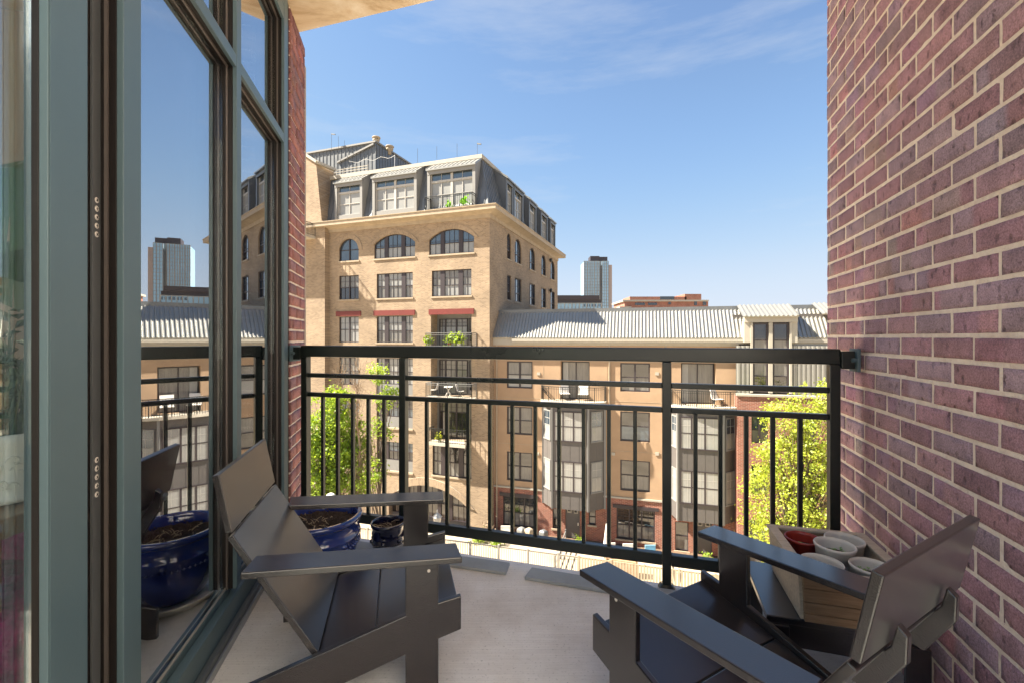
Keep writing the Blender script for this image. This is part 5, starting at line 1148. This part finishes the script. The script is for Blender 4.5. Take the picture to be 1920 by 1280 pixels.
# ------------------------------------------------------------------ glazed pots
def pot(name, label, c, r, h, mt, seed, saucer=False):
    o = thing(name, label, 'pot', tuple(c)); k = h; z0 = .022 if saucer else .002; base = Vector(c) + Vector((0, 0, z0))
    prof = [(0, 0), (r * .62, 0), (r * .66, .01), (r * .80, k * .25), (r * .90, k * .5), (r * .93, k * .66), (r * .955, k * .68), (r * .955, k * .71), (r * .92, k * .73), (r * .93, k * .80), (r * .90, k * .88), (r * .955, k * .905), (r, k * .94), (r * 1.0, k * .98), (r * .97, k), (r * .90, k), (r * .87, k * .97), (r * .84, k * .86), (r * .82, k * .8)]
    m = MB(); m.lathe(prof, base, 72); m.build('body', mt, o, smooth=True)
    m = MB(); n = 54
    for i in range(n):
        a = 2 * math.pi * i / n; p = base + Vector((math.cos(a) * r * .925, math.sin(a) * r * .925, k * .56)); m.lathe([(0, -.006 * k / .28), (.008 * r / .19, 0), (0, .006 * k / .28)], p, 6)
    for i in range(6):
        a = 2 * math.pi * i / 6 + .5; p = base + Vector((math.cos(a) * r * .915, math.sin(a) * r * .915, k * .62)); m.lathe([(0, -.012), (.012, -.006), (.012, .006), (0, .012)], p, 8)
    m.build('bead_band', mt, o, smooth=True)
    rr = random.Random(seed); m = MB(); n = 40; zc = k * .84; rs_ = [0, .2, .4, .6, .75, .84]
    g = []
    for f in rs_:
        b = len(m.v)
        for i in range(n): a = 2 * math.pi * i / n; q = Vector((math.cos(a) * r * f, math.sin(a) * r * f, 0)); m.v.append(base + q + Vector((0, 0, zc + .014 * noise.noise(q * 60) + .008 * noise.noise(q * 150))))
        g.append(b)
    for a, b in zip(g, g[1:]):
        for i in range(n): j = (i + 1) % n; m.f.append((a + i, a + j, b + j, b + i)); m.uv.append([(0, 0)] * 4); m.m.append(0)
    for _ in range(int(500 * r / .19)):
        a = rr.uniform(0, 6.28); f = math.sqrt(rr.random()) * .8 * r; p = base + Vector((math.cos(a) * f, math.sin(a) * f, zc + rr.uniform(-.002, .012))); s_ = rr.uniform(.002, .006); m.lathe([(0, -s_), (s_, 0), (0, s_)], p, 5)
    m.build('soil', 'soil', o)
    m = MB()
    for _ in range(22 if r > .1 else 9):
        a = rr.uniform(0, 6.28); f = rr.uniform(0, .7) * r; p = base + Vector((math.cos(a) * f, math.sin(a) * f, zc + .01)); d = Vector((rr.gauss(0, 1), rr.gauss(0, 1), rr.uniform(0, .7))).normalized() * rr.uniform(.015, .05); m.tube([p, p + d * .5 + Vector((0, 0, .006)), p + d], .0012, 4)
    m.build('dead_stems', 'twig', o)
    if saucer: m = MB(); m.lathe([(0, .001), (r * .8, .001), (r * .98, .035), (r * 1.0, .04), (r * .96, .04), (r * .8, .012), (0, .012)], c, 48); m.build('saucer', 'white_ceramic', o, smooth=True)
    return o
pot('glazed_pot', 'large cobalt blue glazed pot of dry soil behind the left chair', (-.88, 2.07, 0), .19, .285, 'blue_glaze', 1, True)
pot('glazed_pot', 'small dark navy glazed pot of dry soil right of the large blue pot', (-.603, 2.215, 0), .083, .215, 'navy_glaze', 2)

# ------------------------------------------------------------------ side table and crate of pots
TY = R(-17.5); o = thing('side_table', 'low dark side table under the wooden crate by the brick wall', 'table', (.80, 1.43, 0), TY)
m = MB(); m.box(0, .42, 0, .37, .219, .24); m.build('tabletop', 'hdpe', o, bevel=.003)
for y in (.012, .34): m = MB(); m.box(.02, .40, y, y + .018, .145, .2185); m.build('apron', 'hdpe', o, bevel=.002)
for x in (.0, .356):
    for y in (.008, .342): m = MB(); m.box(x + .002, x + .062, y + (-.018 if y < .1 else .019), y + (-.001 if y < .1 else .036), 0.001, .2185); m.build('leg', 'hdpe', o, bevel=.002)
ck = Vector((.892, 1.392, .2415)); CR = R(-15.5); o = thing('wooden_crate', 'weathered wooden crate on the dark side table, holding five small pots', 'crate', tuple(ck), CR)
CW, CD, CH = .285, .333, .150; th = .012
def lean(x, y, z): f = 1 + .07 * (z / CH); return Vector((CW / 2 + (x - CW / 2) * f, CD / 2 + (y - CD / 2) * f, z))
def cbox(x0, x1, y0, y1, z0, z1, name, mt='crate_wood'):
    m = MB(); P = {(i, j, k): lean((x0, x1)[i], (y0, y1)[j], (z0, z1)[k]) for i in (0, 1) for j in (0, 1) for k in (0, 1)}; m.box8(P); m.build(name, mt, o, bevel=.0015)
hs = [(0.0, .026), (.028, .062), (.064, .105), (.107, CH)]
for y0 in (0, CD - th):
    for a, b in hs: cbox(.004, CW - .004, y0, y0 + th, a, b, 'board')
for x0 in (0, CW - th): cbox(x0 - .004, x0 + th - .004 if x0 == 0 else x0 + th + .004, th + .001, CD - th - .001, 0, CH, 'side_board', 'crate_rim')
for x0, x1 in ((-.006, .024), (CW - .024, CW + .006)): cbox(x0, x1, -.006, CD + .006, CH + .0005, CH + .010, 'rim', 'crate_rim')
for y0, y1 in ((-.006, .016), (CD - .016, CD + .006)): cbox(.0245, CW - .0245, y0, y1, CH + .0005, CH + .010, 'rim', 'crate_rim')
cbox(.01, CW - .01, .013, CD - .013, .002, .012, 'bottom')
def cw(x, y, z): return ck + Matrix.Rotation(CR, 3, 'Z') @ Vector((x, y, z))
for i, (x, y, dz, rr_, mt, lb) in enumerate(((.078, .258, .0, .056, 'red_plastic', 'red plastic pot in the far left corner of the crate'), (.208, .265, .008, .058, 'white_plastic', 'white plastic pot in the far right corner of the crate, against the wall'), (.143, .166, .024, .058, 'white_plastic', 'white plastic pot in the middle of the crate'), (.074, .074, .0, .058, 'white_plastic', 'white plastic pot in the near left corner of the crate, half under the chair arm'), (.208, .073, .006, .056, 'white_plastic', 'white plastic pot in the near right corner of the crate'))):
    c = cw(x, y, .013 + dz); h = .145; rr_ = rr_ * 1.02; o2 = thing('nursery_pot', lb, 'plant pot', tuple(c), group='small pots in the crate'); r2 = rr_ * .72
    m = MB(); m.lathe([(0, 0), (r2, 0), (rr_ * .95, h - .012), (rr_, h - .010), (rr_ + .0015, h - .004), (rr_, h), (rr_ - .003, h), (rr_ - .005, h - .012), (r2 + .008, h * .4)], c, 48); m.build('body', mt, o2, smooth=True)
    m = MB(); rq = random.Random(30 + i); zc = h * .74; rs2 = rr_ * .86; n = 24; g = []
    for f in (0, .35, .7, 1): g.append(len(m.v)); m.v += [Vector(c) + Vector((math.cos(6.2832 * k / n) * rs2 * f, math.sin(6.2832 * k / n) * rs2 * f, zc + .003 * rq.random())) for k in range(n)]
    for a, b in zip(g, g[1:]):
        for k in range(n): j = (k + 1) % n; m.f.append((a + k, a + j, b + j, b + k)); m.uv.append([(0, 0)] * 4); m.m.append(0)
    m.build('soil', 'soil', o2)
    m = MB()
    for k in range(9 if i != 2 else 14):
        a = rq.uniform(0, 6.28); f = rq.uniform(0, .75) * rs2; p = Vector(c) + Vector((math.cos(a) * f, math.sin(a) * f, zc)); hh = rq.uniform(.006, .022); m.tube([p, p + Vector((0, 0, hh))], .0008, 3)
        for s in range(4):
            an = s * 1.57 + rq.random(); d = Vector((math.cos(an), math.sin(an), .25)) * rq.uniform(.004, .0075); sd_ = Vector((-math.sin(an), math.cos(an), 0)) * .003; q = p + Vector((0, 0, hh)); m.quad([q, q + d * .6 + sd_, q + d, q + d * .6 - sd_])
    m.build('seedlings', 'seedling', o2)
for ob_ in bpy.data.objects:
    if '_o' in ob_: del ob_['_o']
